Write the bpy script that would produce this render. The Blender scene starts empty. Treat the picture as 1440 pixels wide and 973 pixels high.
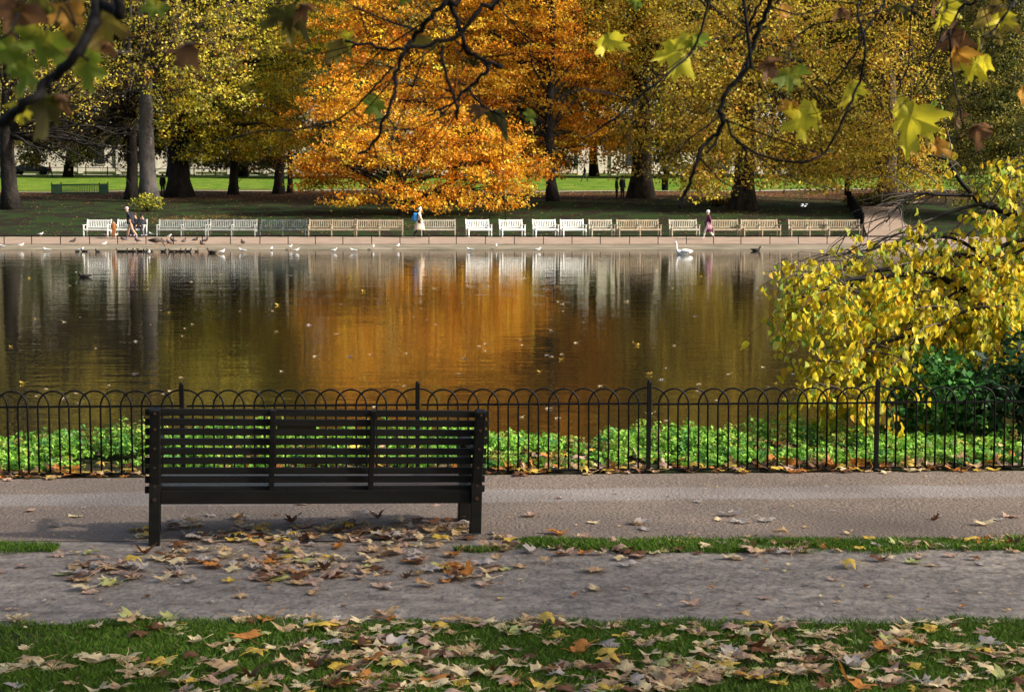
import bpy, bmesh, math, random
import numpy as np
from mathutils import Vector, Matrix
random.seed(11); RNG = np.random.default_rng(11)
sc = bpy.context.scene
COL = sc.collection
R = math.radians
# ------------------------------------------------------------------ camera
F = 2400.0; CX, CY, HY = 720.0, 486.5, 285.0
H = 2.1
PITCH = math.atan((CY-HY)/F)
cam_d = bpy.data.cameras.new('camera'); cam = bpy.data.objects.new('camera', cam_d); COL.objects.link(cam)
cam.location = (0, 0, H); cam.rotation_euler = (R(90)-PITCH, 0, 0)
cam_d.sensor_width = 36; cam_d.lens = 36*F/1440; cam_d.clip_end = 6000; cam_d.clip_start = .05
cam_d.dof.use_dof = True; cam_d.dof.focus_distance = 17; cam_d.dof.aperture_fstop = 13
sc.camera = cam
def ray(px, py):
    dx, dy = (px-CX)/F, -(py-CY)/F
    return Vector((dx, math.cos(PITCH)+dy*math.sin(PITCH), -math.sin(PITCH)+dy*math.cos(PITCH)))
def at(px, py, Y):
    r = ray(px, py); return Vector((0, 0, H)) + r*(Y/r.y)
# ------------------------------------------------------------------ terrain
def bank(x): return .09*np.clip(x, -8, 12)
PY = np.array([-80, 13.6, 14.9, 15.6, 16.2, 17.5, 22, 82, 87, 88.2, 88.7, 92.0, 97.5, 110, 125, 140, 180, 220, 300, 3000.])
PZ = np.array([0, 0, -.02, -.22, -.5, -.9, -1.6, -1.6, -.75, -.38, -.29, -.17, .16, .72, 1.84, 2.68, 4.35, 5.6, 6.4, 12.])
def zf(x, y):
    x = np.asarray(x, float); y = np.asarray(y, float)
    ys = np.where((y > 13) & (y < 40), y-bank(x)*np.clip((y-13)/2, 0, 1), y)
    z = np.interp(ys, PY, PZ)
    near = np.clip((13.0-y)/2, 0, 1)
    z = z+near*(.007*np.sin(x*1.7+1)*np.sin(y*1.3)+.005*np.sin(x*.8-y*2.1))
    far = np.clip((y-100)/20, 0, 1)
    z = z+far*(.10*np.sin(x*.13+.5)*np.sin(y*.11)+.05*np.sin(x*.31+y*.2))
    return z
def Z(x, y): return float(zf(x, y))
def hit(px, py, off=0.0):
    r = ray(px, py); t = 4.0
    while t < 900:
        p = Vector((0, 0, H))+r*t
        if p.z < Z(p.x, p.y)+off:
            a, b = t-max(.05, t*.004), t
            for _ in range(20):
                m = (a+b)/2; p = Vector((0, 0, H))+r*m
                if p.z < Z(p.x, p.y)+off: b = m
                else: a = m
            return Vector((0, 0, H))+r*b
        t += max(.05, t*.004)
    return p
WZ = -.35
def whit(px, py):
    r = ray(px, py); t = (WZ-H)/r.z; return Vector((0, 0, H))+r*t
# ------------------------------------------------------------------ materials
def mat(name, col, rough=.7, spec=.3, metal=0, noise=None, bump=None, coords='Object', rnd=0, sheen=0):
    """noise = (scale, colour2, lo, hi[, (sx,sy,sz)]); bump = (scale, distance)"""
    m = bpy.data.materials.new(name); m.use_nodes = True; nt = m.node_tree; N = nt.nodes; L = nt.links
    b = N['Principled BSDF']; b.inputs['Roughness'].default_value = rough
    b.inputs['Specular IOR Level'].default_value = spec; b.inputs['Metallic'].default_value = metal
    b.inputs['Base Color'].default_value = (*col, 1)
    tc = N.new('ShaderNodeTexCoord'); out = tc.outputs[coords]
    cur = None
    if noise:
        mp = N.new('ShaderNodeMapping'); L.new(out, mp.inputs[0])
        if len(noise) > 4: mp.inputs['Scale'].default_value = noise[4]
        n = N.new('ShaderNodeTexNoise'); n.inputs['Scale'].default_value = noise[0]; n.inputs['Detail'].default_value = 6
        n.inputs['Roughness'].default_value = .65
        L.new(mp.outputs[0], n.inputs['Vector'])
        r = N.new('ShaderNodeMapRange'); r.inputs[1].default_value = noise[2]; r.inputs[2].default_value = noise[3]
        L.new(n.outputs['Fac'], r.inputs[0])
        mx = N.new('ShaderNodeMix'); mx.data_type = 'RGBA'
        mx.inputs[6].default_value = (*col, 1); mx.inputs[7].default_value = (*noise[1], 1)
        L.new(r.outputs[0], mx.inputs[0]); cur = mx.outputs[2]
    if rnd:
        oi = N.new('ShaderNodeObjectInfo'); hs = N.new('ShaderNodeHueSaturation')
        rr = N.new('ShaderNodeMapRange'); rr.inputs[3].default_value = 1-rnd; rr.inputs[4].default_value = 1+rnd
        L.new(oi.outputs['Random'], rr.inputs[0]); L.new(rr.outputs[0], hs.inputs['Value'])
        r2 = N.new('ShaderNodeMapRange'); r2.inputs[3].default_value = .5-rnd*.05; r2.inputs[4].default_value = .5+rnd*.05
        mt = N.new('ShaderNodeMath'); mt.operation = 'FRACT'; ml = N.new('ShaderNodeMath'); ml.operation = 'MULTIPLY'; ml.inputs[1].default_value = 7.31
        L.new(oi.outputs['Random'], ml.inputs[0]); L.new(ml.outputs[0], mt.inputs[0]); L.new(mt.outputs[0], r2.inputs[0]); L.new(r2.outputs[0], hs.inputs['Hue'])
        if cur is None: hs.inputs['Color'].default_value = (*col, 1)
        else: L.new(cur, hs.inputs['Color'])
        cur = hs.outputs[0]
    if cur is not None: L.new(cur, b.inputs['Base Color'])
    if bump:
        n2 = N.new('ShaderNodeTexNoise'); n2.inputs['Scale'].default_value = bump[0]; n2.inputs['Detail'].default_value = 5
        mp2 = N.new('ShaderNodeMapping'); L.new(out, mp2.inputs[0]); L.new(mp2.outputs[0], n2.inputs['Vector'])
        if len(bump) > 2: mp2.inputs['Scale'].default_value = bump[2]
        bp = N.new('ShaderNodeBump'); bp.inputs['Distance'].default_value = bump[1]; bp.inputs['Strength'].default_value = 1
        L.new(n2.outputs['Fac'], bp.inputs['Height']); L.new(bp.outputs[0], b.inputs['Normal'])
    return m
def leafmat(name, trans=.45, rough=.5, fixed=None, rnd=0, spec=.25, spots=None):
    m = bpy.data.materials.new(name); m.use_nodes = True; nt = m.node_tree; N = nt.nodes; L = nt.links
    b = N['Principled BSDF']; o = N['Material Output']; b.inputs['Roughness'].default_value = rough
    b.inputs['Specular IOR Level'].default_value = spec
    if fixed is None:
        a = N.new('ShaderNodeAttribute'); a.attribute_name = 'tint'; src = a.outputs['Color']
    else:
        rg = N.new('ShaderNodeRGB'); rg.outputs[0].default_value = (*fixed, 1); src = rg.outputs[0]
        if spots:
            tc = N.new('ShaderNodeTexCoord'); n = N.new('ShaderNodeTexNoise'); n.inputs['Scale'].default_value = spots[0]; n.inputs['Detail'].default_value = 4
            L.new(tc.outputs['Object'], n.inputs['Vector']); r = N.new('ShaderNodeMapRange'); r.inputs[1].default_value = spots[2]; r.inputs[2].default_value = spots[3]
            L.new(n.outputs['Fac'], r.inputs[0]); mx = N.new('ShaderNodeMix'); mx.data_type = 'RGBA'
            L.new(r.outputs[0], mx.inputs[0]); L.new(src, mx.inputs[6]); mx.inputs[7].default_value = (*spots[1], 1); src = mx.outputs[2]
    if rnd:
        oi = N.new('ShaderNodeObjectInfo'); hs = N.new('ShaderNodeHueSaturation')
        rr = N.new('ShaderNodeMapRange'); rr.inputs[3].default_value = 1-rnd; rr.inputs[4].default_value = 1+rnd
        L.new(oi.outputs['Random'], rr.inputs[0]); L.new(rr.outputs[0], hs.inputs['Value']); L.new(src, hs.inputs['Color']); src = hs.outputs[0]
    L.new(src, b.inputs['Base Color'])
    t = N.new('ShaderNodeBsdfTranslucent'); L.new(src, t.inputs[0])
    mx = N.new('ShaderNodeMixShader'); mx.inputs[0].default_value = trans
    L.new(b.outputs[0], mx.inputs[1]); L.new(t.outputs[0], mx.inputs[2]); L.new(mx.outputs[0], o.inputs[0])
    return m
M = {}
M['leaf'] = leafmat('foliage')
M['cover'] = leafmat('ground cover', .35)
M['blade'] = leafmat('grass blade', .3)
M['bark'] = mat('bark', (.032, .026, .021), .9, .2, noise=(3, (.012, .010, .009), .35, .65, (1, 1, .35)), bump=(4, .08))
M['bark_grey'] = mat('grey bark', (.13, .115, .105), .9, .2, noise=(2.5, (.06, .054, .05), .35, .65, (1, 1, .4)), bump=(4, .06))
M['bark_plane'] = mat('plane bark', (.075, .06, .045), .9, .2, noise=(2.2, (.025, .02, .016), .4, .6, (1, 1, .45)), bump=(3, .1))
M['twig'] = mat('dark twig bark', (.006, .005, .0045), .8, .3, bump=(60, .004))
M['twig_pale'] = mat('pale twig bark', (.10, .08, .07), .8, .3, noise=(8, (.05, .04, .03), .4, .65))
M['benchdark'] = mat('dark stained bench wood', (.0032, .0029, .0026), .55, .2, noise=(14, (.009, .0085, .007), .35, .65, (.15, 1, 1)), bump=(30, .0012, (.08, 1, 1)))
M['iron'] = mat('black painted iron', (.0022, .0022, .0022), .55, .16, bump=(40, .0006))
M['seatglare'] = mat('glossy seat wood lightened for glare', (.06, .058, .055), .25, .7, noise=(14, (.012, .011, .010), .35, .65, (.15, 1, 1)), bump=(30, .001, (.08, 1, 1)))  # paler than the other bench wood: sky glare put into the colour
M['bolt'] = mat('rusty bolt', (.06, .035, .025), .6, .3, metal=.5)
M['plaque'] = mat('tarnished plaque', (.03, .028, .02), .35, .5, metal=.6)
M['soil'] = mat('soil and turf', (.035, .045, .014), .95, .1, noise=(1.6, (.055, .04, .026), .42, .62), bump=(18, .02))
def world_pick():
    pass
# ------------------------------------------------------------------ object helpers
def mesh_from(name, V, Fc, mats, tint=None, smooth=False, midx=None):
    me = bpy.data.meshes.new(name)
    me.from_pydata([tuple(v) for v in V], [], [tuple(f) for f in Fc])
    for m in (mats if isinstance(mats, (list, tuple)) else [mats]): me.materials.append(m)
    if smooth: me.polygons.foreach_set('use_smooth', [True]*len(me.polygons))
    if midx is not None: me.polygons.foreach_set('material_index', midx)
    me.update(); return me
def np_mesh(name, V, Q, m, tint=None, k=4, smooth=False):
    """fast mesh: V (n,3), Q (f,k) ints, tint (n,3) vertex colour"""
    me = bpy.data.meshes.new(name)
    me.vertices.add(len(V)); me.vertices.foreach_set('co', np.ascontiguousarray(V, np.float32).ravel())
    me.loops.add(Q.size); me.loops.foreach_set('vertex_index', np.ascontiguousarray(Q, np.int32).ravel())
    me.polygons.add(len(Q)); me.polygons.foreach_set('loop_start', np.arange(0, Q.size, k, dtype=np.int32))
    if smooth: me.polygons.foreach_set('use_smooth', np.ones(len(Q), bool))
    me.materials.append(m)
    if tint is not None:
        a = me.attributes.new('tint', 'FLOAT_COLOR', 'POINT')
        c = np.ones((len(V), 4), np.float32); c[:, :3] = np.clip(tint, 0, 1); a.data.foreach_set('color', c.ravel())
    me.update(); me.validate(); return me
def link(name, me, parent=None, loc=None, rot=None, scale=None):
    o = bpy.data.objects.new(name, me); COL.objects.link(o)
    if parent is not None: o.parent = parent
    if loc is not None: o.location = loc
    if rot is not None: o.rotation_euler = rot
    if scale is not None: o.scale = scale if hasattr(scale, '__len__') else (scale,)*3
    return o
def tag(o, label=None, cat=None, group=None, kind=None):
    if label: o['label'] = label
    if cat: o['category'] = cat
    if group: o['group'] = group
    if kind: o['kind'] = kind
    return o
def thing(name, label, cat, loc=(0, 0, 0), rz=0, group=None):
    o = bpy.data.objects.new(name, None); COL.objects.link(o); o.location = loc; o.rotation_euler = (0, 0, rz)
    o.empty_display_size = .2
    return tag(o, label, cat, group)
class MB:
    def __init__(s): s.V = []; s.F = []; s.I = []; s.mi = 0
    def add(s, V, Fc):
        n = len(s.V); s.V += [Vector(v) for v in V]; s.F += [tuple(i+n for i in f) for f in Fc]; s.I += [s.mi]*len(Fc)
    def box(s, c, d, rot=None, bev=0):
        bm = bmesh.new(); bmesh.ops.create_cube(bm, size=1)
        bmesh.ops.scale(bm, vec=d, verts=bm.verts)
        if bev: bmesh.ops.bevel(bm, geom=list(bm.edges), offset=bev, segments=2, affect='EDGES', profile=.6)
        if rot is not None: bmesh.ops.rotate(bm, cent=(0, 0, 0), matrix=rot, verts=bm.verts)
        bmesh.ops.translate(bm, vec=c, verts=bm.verts)
        s.add([v.co.copy() for v in bm.verts], [[v.index for v in f.verts] for f in bm.faces]); bm.free()
    def bar(s, p, q, w, h, bev=0):
        p = Vector(p); q = Vector(q); d = q-p
        rot = d.to_track_quat('Y', 'Z').to_matrix()
        s.box((p+q)/2, (w, d.length, h), rot, bev)
    def tube(s, pts, rad, n=6, cap=True):
        pts = [Vector(p) for p in pts]
        if not hasattr(rad, '__len__'): rad = [rad]*len(pts)
        V = []; Fc = []; a = None
        for i, p in enumerate(pts):
            t = (pts[min(i+1, len(pts)-1)]-pts[max(i-1, 0)])
            t = t.normalized() if t.length > 1e-9 else Vector((0, 0, 1))
            if a is None:
                a = t.cross(Vector((0, 0, 1)) if abs(t.z) < .9 else Vector((1, 0, 0))).normalized()
            else:
                a = (a-t*a.dot(t)); a = a.normalized() if a.length > 1e-6 else t.orthogonal().normalized()
            b = t.cross(a)
            for k in range(n):
                th = 2*math.pi*k/n; V.append(p+(a*math.cos(th)+b*math.sin(th))*rad[i])
        for i in range(len(pts)-1):
            for k in range(n):
                Fc.append((i*n+k, i*n+(k+1) % n, (i+1)*n+(k+1) % n, (i+1)*n+k))
        if cap:
            Fc.append(tuple(range(n))[::-1]); Fc.append(tuple((len(pts)-1)*n+k for k in range(n)))
        s.add(V, Fc)
    def rings(s, rings, cap=True):
        """rings: list of lists of points, same count"""
        n = len(rings[0]); V = [v for r in rings for v in r]; Fc = []
        for i in range(len(rings)-1):
            for k in range(n): Fc.append((i*n+k, i*n+(k+1) % n, (i+1)*n+(k+1) % n, (i+1)*n+k))
        if cap: Fc.append(tuple(range(n))[::-1]); Fc.append(tuple((len(rings)-1)*n+k for k in range(n)))
        s.add(V, Fc)
    def ball(s, c, r, n=8, m=6):
        c = Vector(c); r = (r, r, r) if not hasattr(r, '__len__') else r
        s.rings([[c+Vector((r[0]*math.sin(math.pi*(i+.02)/(m+.04))*math.cos(2*math.pi*k/n), r[1]*math.sin(math.pi*(i+.02)/(m+.04))*math.sin(2*math.pi*k/n), -r[2]*math.cos(math.pi*i/m))) for k in range(n)] for i in range(m+1)])
    def mesh(s, name, m, smooth=False): return mesh_from(name, s.V, s.F, m, smooth=smooth, midx=s.I)
def part(name, mb, m, parent, smooth=False): return link(name, mb.mesh(name, m, smooth), parent)
# ------------------------------------------------------------------ ground sheets
def gridsheet(name, xs, ys_of, off, m, kind='structure', x0=None):
    """ys_of(x) -> list of ys"""
    V = []; n = None
    for x in xs:
        ys = ys_of(x); n = len(ys)
        for y in ys: V.append((x, y, Z(x, y)+off))
    V = np.array(V); k = len(xs); i, j = np.meshgrid(np.arange(k-1), np.arange(n-1), indexing='ij'); a = (i*n+j).ravel()
    Q = np.stack([a, a+n, a+n+1, a+1], 1)
    return tag(link(name, np_mesh(name, V, Q, m, smooth=True)), kind=kind)
xs = list(np.arange(-8, 8.01, .2)); g = .25
while xs[-1] < 1800: g *= 1.16; xs.append(xs[-1]+g)
xs = [-x for x in xs[::-1] if x > 8.01]+xs
ys = list(np.arange(-60, 0, 4.))+list(np.arange(0, 6, .5))+list(np.arange(6, 18, .15))+list(np.arange(18, 84, 4.))+list(np.arange(84, 99, .4))+list(np.arange(99, 150, 1.))+list(np.arange(150, 310, 4.))
g = 5
while ys[-1] < 3000: g *= 1.3; ys.append(ys[-1]+g)
def ground_material():
    m = bpy.data.materials.new('turf, soil and leaf mould'); m.use_nodes = True; nt = m.node_tree; N = nt.nodes; L = nt.links; b = N['Principled BSDF']
    b.inputs['Roughness'].default_value = .95; b.inputs['Specular IOR Level'].default_value = .1
    geo = N.new('ShaderNodeNewGeometry'); sep = N.new('ShaderNodeSeparateXYZ'); L.new(geo.outputs['Position'], sep.inputs[0])
    def noise(scale, det=5, sc_=None):
        n = N.new('ShaderNodeTexNoise'); n.inputs['Scale'].default_value = scale; n.inputs['Detail'].default_value = det
        if sc_:
            mp = N.new('ShaderNodeMapping'); mp.inputs['Scale'].default_value = sc_; L.new(geo.outputs['Position'], mp.inputs[0]); L.new(mp.outputs[0], n.inputs['Vector'])
        else: L.new(geo.outputs['Position'], n.inputs['Vector'])
        return n.outputs['Fac']
    def rng(s, a, b_, c=0, d=1):
        r = N.new('ShaderNodeMapRange'); r.inputs[1].default_value = a; r.inputs[2].default_value = b_; r.inputs[3].default_value = c; r.inputs[4].default_value = d; L.new(s, r.inputs[0]); return r.outputs[0]
    def mix(f, a, b_):
        x = N.new('ShaderNodeMix'); x.data_type = 'RGBA'
        L.new(f, x.inputs[0])
        for s, v in ((6, a), (7, b_)):
            if isinstance(v, tuple): x.inputs[s].default_value = (*v, 1)
            else: L.new(v, x.inputs[s])
        return x.outputs[2]
    def math_(op, a, b_):
        x = N.new('ShaderNodeMath'); x.operation = op
        for i, v in enumerate((a, b_)):
            if isinstance(v, (int, float)): x.inputs[i].default_value = v
            else: L.new(v, x.inputs[i])
        return x.outputs[0]
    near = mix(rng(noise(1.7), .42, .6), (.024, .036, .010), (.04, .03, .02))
    nearf = mix(rng(noise(.6), .42, .6), (.018, .036, .008), (.017, .012, .008))          # lawn by the far path, tree shade put into its dark colour
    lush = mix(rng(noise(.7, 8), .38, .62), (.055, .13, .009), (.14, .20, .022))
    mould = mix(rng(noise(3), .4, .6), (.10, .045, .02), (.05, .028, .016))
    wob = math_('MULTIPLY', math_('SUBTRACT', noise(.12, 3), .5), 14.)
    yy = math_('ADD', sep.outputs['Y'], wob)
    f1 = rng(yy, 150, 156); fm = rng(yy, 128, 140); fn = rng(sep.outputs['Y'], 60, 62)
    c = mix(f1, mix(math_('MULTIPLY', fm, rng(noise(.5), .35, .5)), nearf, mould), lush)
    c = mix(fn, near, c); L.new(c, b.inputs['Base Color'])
    n2 = noise(22, 4); bp = N.new('ShaderNodeBump'); bp.inputs['Distance'].default_value = .03; L.new(n2, bp.inputs['Height']); L.new(bp.outputs[0], b.inputs['Normal'])
    return m
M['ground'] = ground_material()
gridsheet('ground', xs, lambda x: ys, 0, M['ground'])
def jit(x, s, a): return a*(math.sin(x*3.1+s)+.6*math.sin(x*7.7+2*s)+.4*math.sin(x*17.3+s*5)+.3*math.sin(x*41+s))/2
M['dirt'] = mat('trodden grey dirt', (.27, .235, .205), .8, .3, noise=(6, (.12, .10, .088), .36, .66, (.8, 1.3, 1)), bump=(16, .03))
M['asphalt'] = None
def asphalt_material():
    m = mat('brown gravelled asphalt', (.26, .20, .155), .8, .3, noise=(55, (.10, .078, .065), .38, .62), bump=(45, .02))
    nt = m.node_tree; N = nt.nodes; L = nt.links; b = N['Principled BSDF']
    src = b.inputs['Base Color'].links[0].from_socket
    geo = N.new('ShaderNodeNewGeometry'); sep = N.new('ShaderNodeSeparateXYZ'); L.new(geo.outputs['Position'], sep.inputs[0])
    n = N.new('ShaderNodeTexNoise'); n.inputs['Scale'].default_value = 1.3; L.new(geo.outputs['Position'], n.inputs['Vector'])
    def mth(op, a, c):
        x = N.new('ShaderNodeMath'); x.operation = op
        for i, v in enumerate((a, c)):
            if isinstance(v, (int, float)): x.inputs[i].default_value = v
            else: L.new(v, x.inputs[i])
        return x.outputs[0]
    # worn pale strip running along the path
    d = mth('SUBTRACT', sep.outputs['Y'], mth('MULTIPLY', sep.outputs['X'], .055))
    d = mth('ADD', d, mth('MULTIPLY', mth('SUBTRACT', n.outputs['Fac'], .5), .22))
    a = mth('ABSOLUTE', mth('SUBTRACT', d, 12.12), 0)
    r = N.new('ShaderNodeMapRange'); r.inputs[1].default_value = .30; r.inputs[2].default_value = .22; r.inputs[3].default_value = 0; r.inputs[4].default_value = .55; L.new(a, r.inputs[0])
    x = N.new('ShaderNodeMix'); x.data_type = 'RGBA'; L.new(r.outputs[0], x.inputs[0]); L.new(src, x.inputs[6]); x.inputs[7].default_value = (.27, .25, .245, 1)
    # darker damp margin near the bench
    n3 = N.new('ShaderNodeTexNoise'); n3.inputs['Scale'].default_value = .9; n3.inputs['Detail'].default_value = 5; L.new(geo.outputs['Position'], n3.inputs['Vector'])
    rr = N.new('ShaderNodeMapRange'); rr.inputs[1].default_value = .42; rr.inputs[2].default_value = .66; rr.inputs[4].default_value = .55; L.new(n3.outputs['Fac'], rr.inputs[0])
    y = N.new('ShaderNodeMix'); y.data_type = 'RGBA'; L.new(rr.outputs[0], y.inputs[0]); L.new(x.outputs[2], y.inputs[6]); y.inputs[7].default_value = (.12, .095, .08, 1)
    L.new(y.outputs[2], b.inputs['Base Color'])
    return m
M['asphalt'] = asphalt_material()
sx = list(np.arange(-14, 14.01, .05))
gridsheet('dirt_path', sx, lambda x: list(np.linspace(8.36+jit(x, 1, .035), 10.66+jit(x, 2, .03), 14)), .004, M['dirt'])
gridsheet('asphalt_path', sx, lambda x: list(np.linspace(10.50+.03*x+jit(x, 3, .03), 13.04+.05*x+jit(x, 4, .015), 18)), .008, M['asphalt'])
M['wet'] = mat('wet dark gravel', (.05, .052, .055), .25, .6, noise=(60, (.16, .17, .19), .45, .6), bump=(60, .015))
def puddle():
    V = [(-1.15, 10.75, 0)]; n = 60; cx, cy = -1.15, 10.62
    V = [(cx, cy, Z(cx, cy)+.013)]
    for k in range(n):
        a = 2*math.pi*k/n; r = 1+.12*math.sin(3*a+1)+.09*math.sin(7*a)+.06*math.sin(13*a+2)
        x, y = cx+.82*r*math.cos(a), cy+.15*r*math.sin(a); V.append((x, y, Z(x, y)+.0125))
    Fc = [(0, 1+k, 1+(k+1) % n) for k in range(n)]
    tag(link('puddle', mesh_from('puddle', V, Fc, M['wet'], smooth=True)), kind='structure')
puddle()
# water
def water_material():
    m = bpy.data.materials.new('lake water'); m.use_nodes = True; nt = m.node_tree; N = nt.nodes; L = nt.links; b = N['Principled BSDF']
    b.inputs['Base Color'].default_value = (.014, .012, .006, 1); b.inputs['Roughness'].default_value = .025; b.inputs['IOR'].default_value = 1.333
    b.inputs['Specular IOR Level'].default_value = .5
    geo = N.new('ShaderNodeNewGeometry')
    def nz(scale, scl, det):
        mp = N.new('ShaderNodeMapping'); mp.inputs['Scale'].default_value = scl; L.new(geo.outputs['Position'], mp.inputs[0])
        n = N.new('ShaderNodeTexNoise'); n.inputs['Scale'].default_value = scale; n.inputs['Detail'].default_value = det; n.inputs['Roughness'].default_value = .55; L.new(mp.outputs[0], n.inputs['Vector']); return n.outputs['Fac']
    b1 = N.new('ShaderNodeBump'); b1.inputs['Distance'].default_value = .005; L.new(nz(2.6, (.55, 1, 1), 3), b1.inputs['Height'])
    b2 = N.new('ShaderNodeBump'); b2.inputs['Distance'].default_value = .009; L.new(nz(.55, (.5, 1, 1), 2), b2.inputs['Height']); L.new(b1.outputs[0], b2.inputs['Normal'])
    L.new(b2.outputs[0], b.inputs['Normal'])
    return m
M['water'] = water_material()
wx = [-1800, -200, -60, -12, 0, 12, 60, 200, 1800]; wy = [15.0, 40, 65, 88.9]
Vw = np.array([(x, y, WZ) for x in wx for y in wy]); Qw = np.array([(i*4+j, (i+1)*4+j, (i+1)*4+j+1, i*4+j+1) for i in range(8) for j in range(3)])
tag(link('water', np_mesh('water', Vw, Qw, M['water'])), kind='structure')
# far shore
M['shore'] = mat('stained pale concrete', (.25, .21, .15), .85, .2, noise=(1.2, (.11, .10, .065), .4, .65, (.4, 1, 1)), bump=(6, .02))
M['farpath'] = mat('pinkish path gravel', (.32, .235, .175), .9, .2, noise=(1.0, (.23, .17, .125), .35, .65), bump=(20, .01))
M['kerb'] = mat('kerb stone', (.20, .16, .12), .85, .2, noise=(2, (.12, .09, .07), .4, .6))
fx = list(np.arange(-48, 48.01, .5))
gridsheet('shore', fx, lambda x: list(np.linspace(88.35, 92.0, 8)), .012, M['shore'])
gridsheet('far_path', fx, lambda x: list(np.linspace(92.2, 97.25+jit(x, 2, .15), 12)), .012, M['farpath'])
mb = MB()
for k in range(96):
    x = -48+k; mb.box((x+.5, 92.1, Z(x, 92.1)+.0), (.985, .16, .07), bev=.01)
tag(part('kerb', mb, M['kerb'], None), kind='structure')
# side path climbing away at the right
def sidepath():
    E = [((1220, 334), (1310, 334)), ((1216, 322), (1282, 322)), ((1211, 310), (1268, 310)), ((1206, 300), (1266, 300)), ((1203, 294), (1262, 294)), ((1206, 289), (1270, 289)), ((1220, 284), (1300, 284))]
    V = []
    for a, b_ in E:
        pa, pb = hit(*a), hit(*b_)
        for k in range(9):
            p = pa.lerp(pb, k/8); V.append((p.x, p.y))
    # refine rows
    V = np.array(V).reshape(len(E), 9, 2); rows = []
    for i in range(len(E)-1):
        for t in np.linspace(0, 1, 8, endpoint=False): rows.append(V[i]*(1-t)+V[i+1]*t)
    rows.append(V[-1]); A = np.array(rows); n = 9
    P = np.array([(x, y, Z(x, y)+.06) for r in A for x, y in r])
    Q = np.array([(i*n+j, i*n+j+1, (i+1)*n+j+1, (i+1)*n+j) for i in range(len(A)-1) for j in range(n-1)])
    tag(link('side_path', np_mesh('side_path', P, Q, M['farpath'], smooth=True)), kind='structure')
sidepath()
M['lawnpath'] = mat('pale lawn path', (.33, .30, .22), .9, .2)
gridsheet('lawn_path', list(np.arange(-60, 50, 1.)), lambda x: list(149+.02*x+np.linspace(0, 1.6, 4)), .05, M['lawnpath'])
# ------------------------------------------------------------------ leaf clouds
def basis(n, up=.0, spread=1.0):
    nrm = RNG.normal(size=(n, 3))*spread; nrm[:, 2] += up
    nrm /= np.linalg.norm(nrm, axis=1)[:, None]+1e-9
    t = RNG.normal(size=(n, 3)); u = np.cross(nrm, t); u /= np.linalg.norm(u, axis=1)[:, None]+1e-9
    return u, np.cross(nrm, u), nrm
def leaf_quads(C, size, col, up=.3, jitter=.35, aspect=.7, hang=False):
    n = len(C); s = size*(1+jitter*RNG.uniform(-1, 1, n))[:, None]
    u, v, nn = basis(n, up)
    if hang:
        u = np.stack([RNG.normal(size=n)*.35, RNG.normal(size=n)*.35, -np.ones(n)], 1); u /= np.linalg.norm(u, axis=1)[:, None]
        v = np.cross(u, RNG.normal(size=(n, 3))); v /= np.linalg.norm(v, axis=1)[:, None]; nn = np.cross(u, v)
    fold = nn*s*.12
    V = np.stack([C-u*s*.5, C+v*s*.5*aspect+fold, C+u*s*.5, C-v*s*.5*aspect+fold], 1).reshape(-1, 3)
    Q = np.arange(4*n).reshape(n, 4); T = np.repeat(col, 4, axis=0)
    return V, Q, T
def pick(pal, n):
    w = np.array([p[1] for p in pal], float); w /= w.sum(); c = np.array([p[0] for p in pal], float)
    return c[RNG.choice(len(pal), n, p=w)]
def in_blob(n, c, r, shell=2.0):
    d = RNG.normal(size=(n, 3)); d /= np.linalg.norm(d, axis=1)[:, None]
    rad = RNG.uniform(0, 1, n)**(1/shell)*1.0
    rad *= 1+.13*np.sin(5*d[:, 0]+3*d[:, 2])+.10*np.sin(9*d[:, 2]-4*d[:, 0])
    return np.array(c)+d*rad[:, None]*np.array(r)
def crown(blobs, pal, leaf, per, dens, cr, flat=.45, up=.3, vary=.18, droop=0):
    """blobs: (centre, radii). Returns V,Q,T and clump centres"""
    Cs = []
    for c, r in blobs:
        vol = r[0]*r[1]*r[2]; n = max(4, int(dens*vol**(2/3.)))
        Cs.append(in_blob(n, c, r))
    Cs = np.concatenate(Cs); n = len(Cs)
    cc = pick(pal, n)*(1+vary*RNG.normal(size=(n, 1)))
    P = np.repeat(Cs, per, axis=0)
    off = RNG.normal(size=P.shape)*np.array([cr, cr, cr*flat])*.6
    off[:, 2] -= droop*(off[:, 0]**2+off[:, 1]**2)
    P = P+off
    col = np.repeat(cc, per, axis=0)*(1+.22*RNG.normal(size=(len(P), 1)))
    V, Q, T = leaf_quads(P, leaf, np.clip(col, .004, .95), up)
    return V, Q, T, Cs
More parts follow.
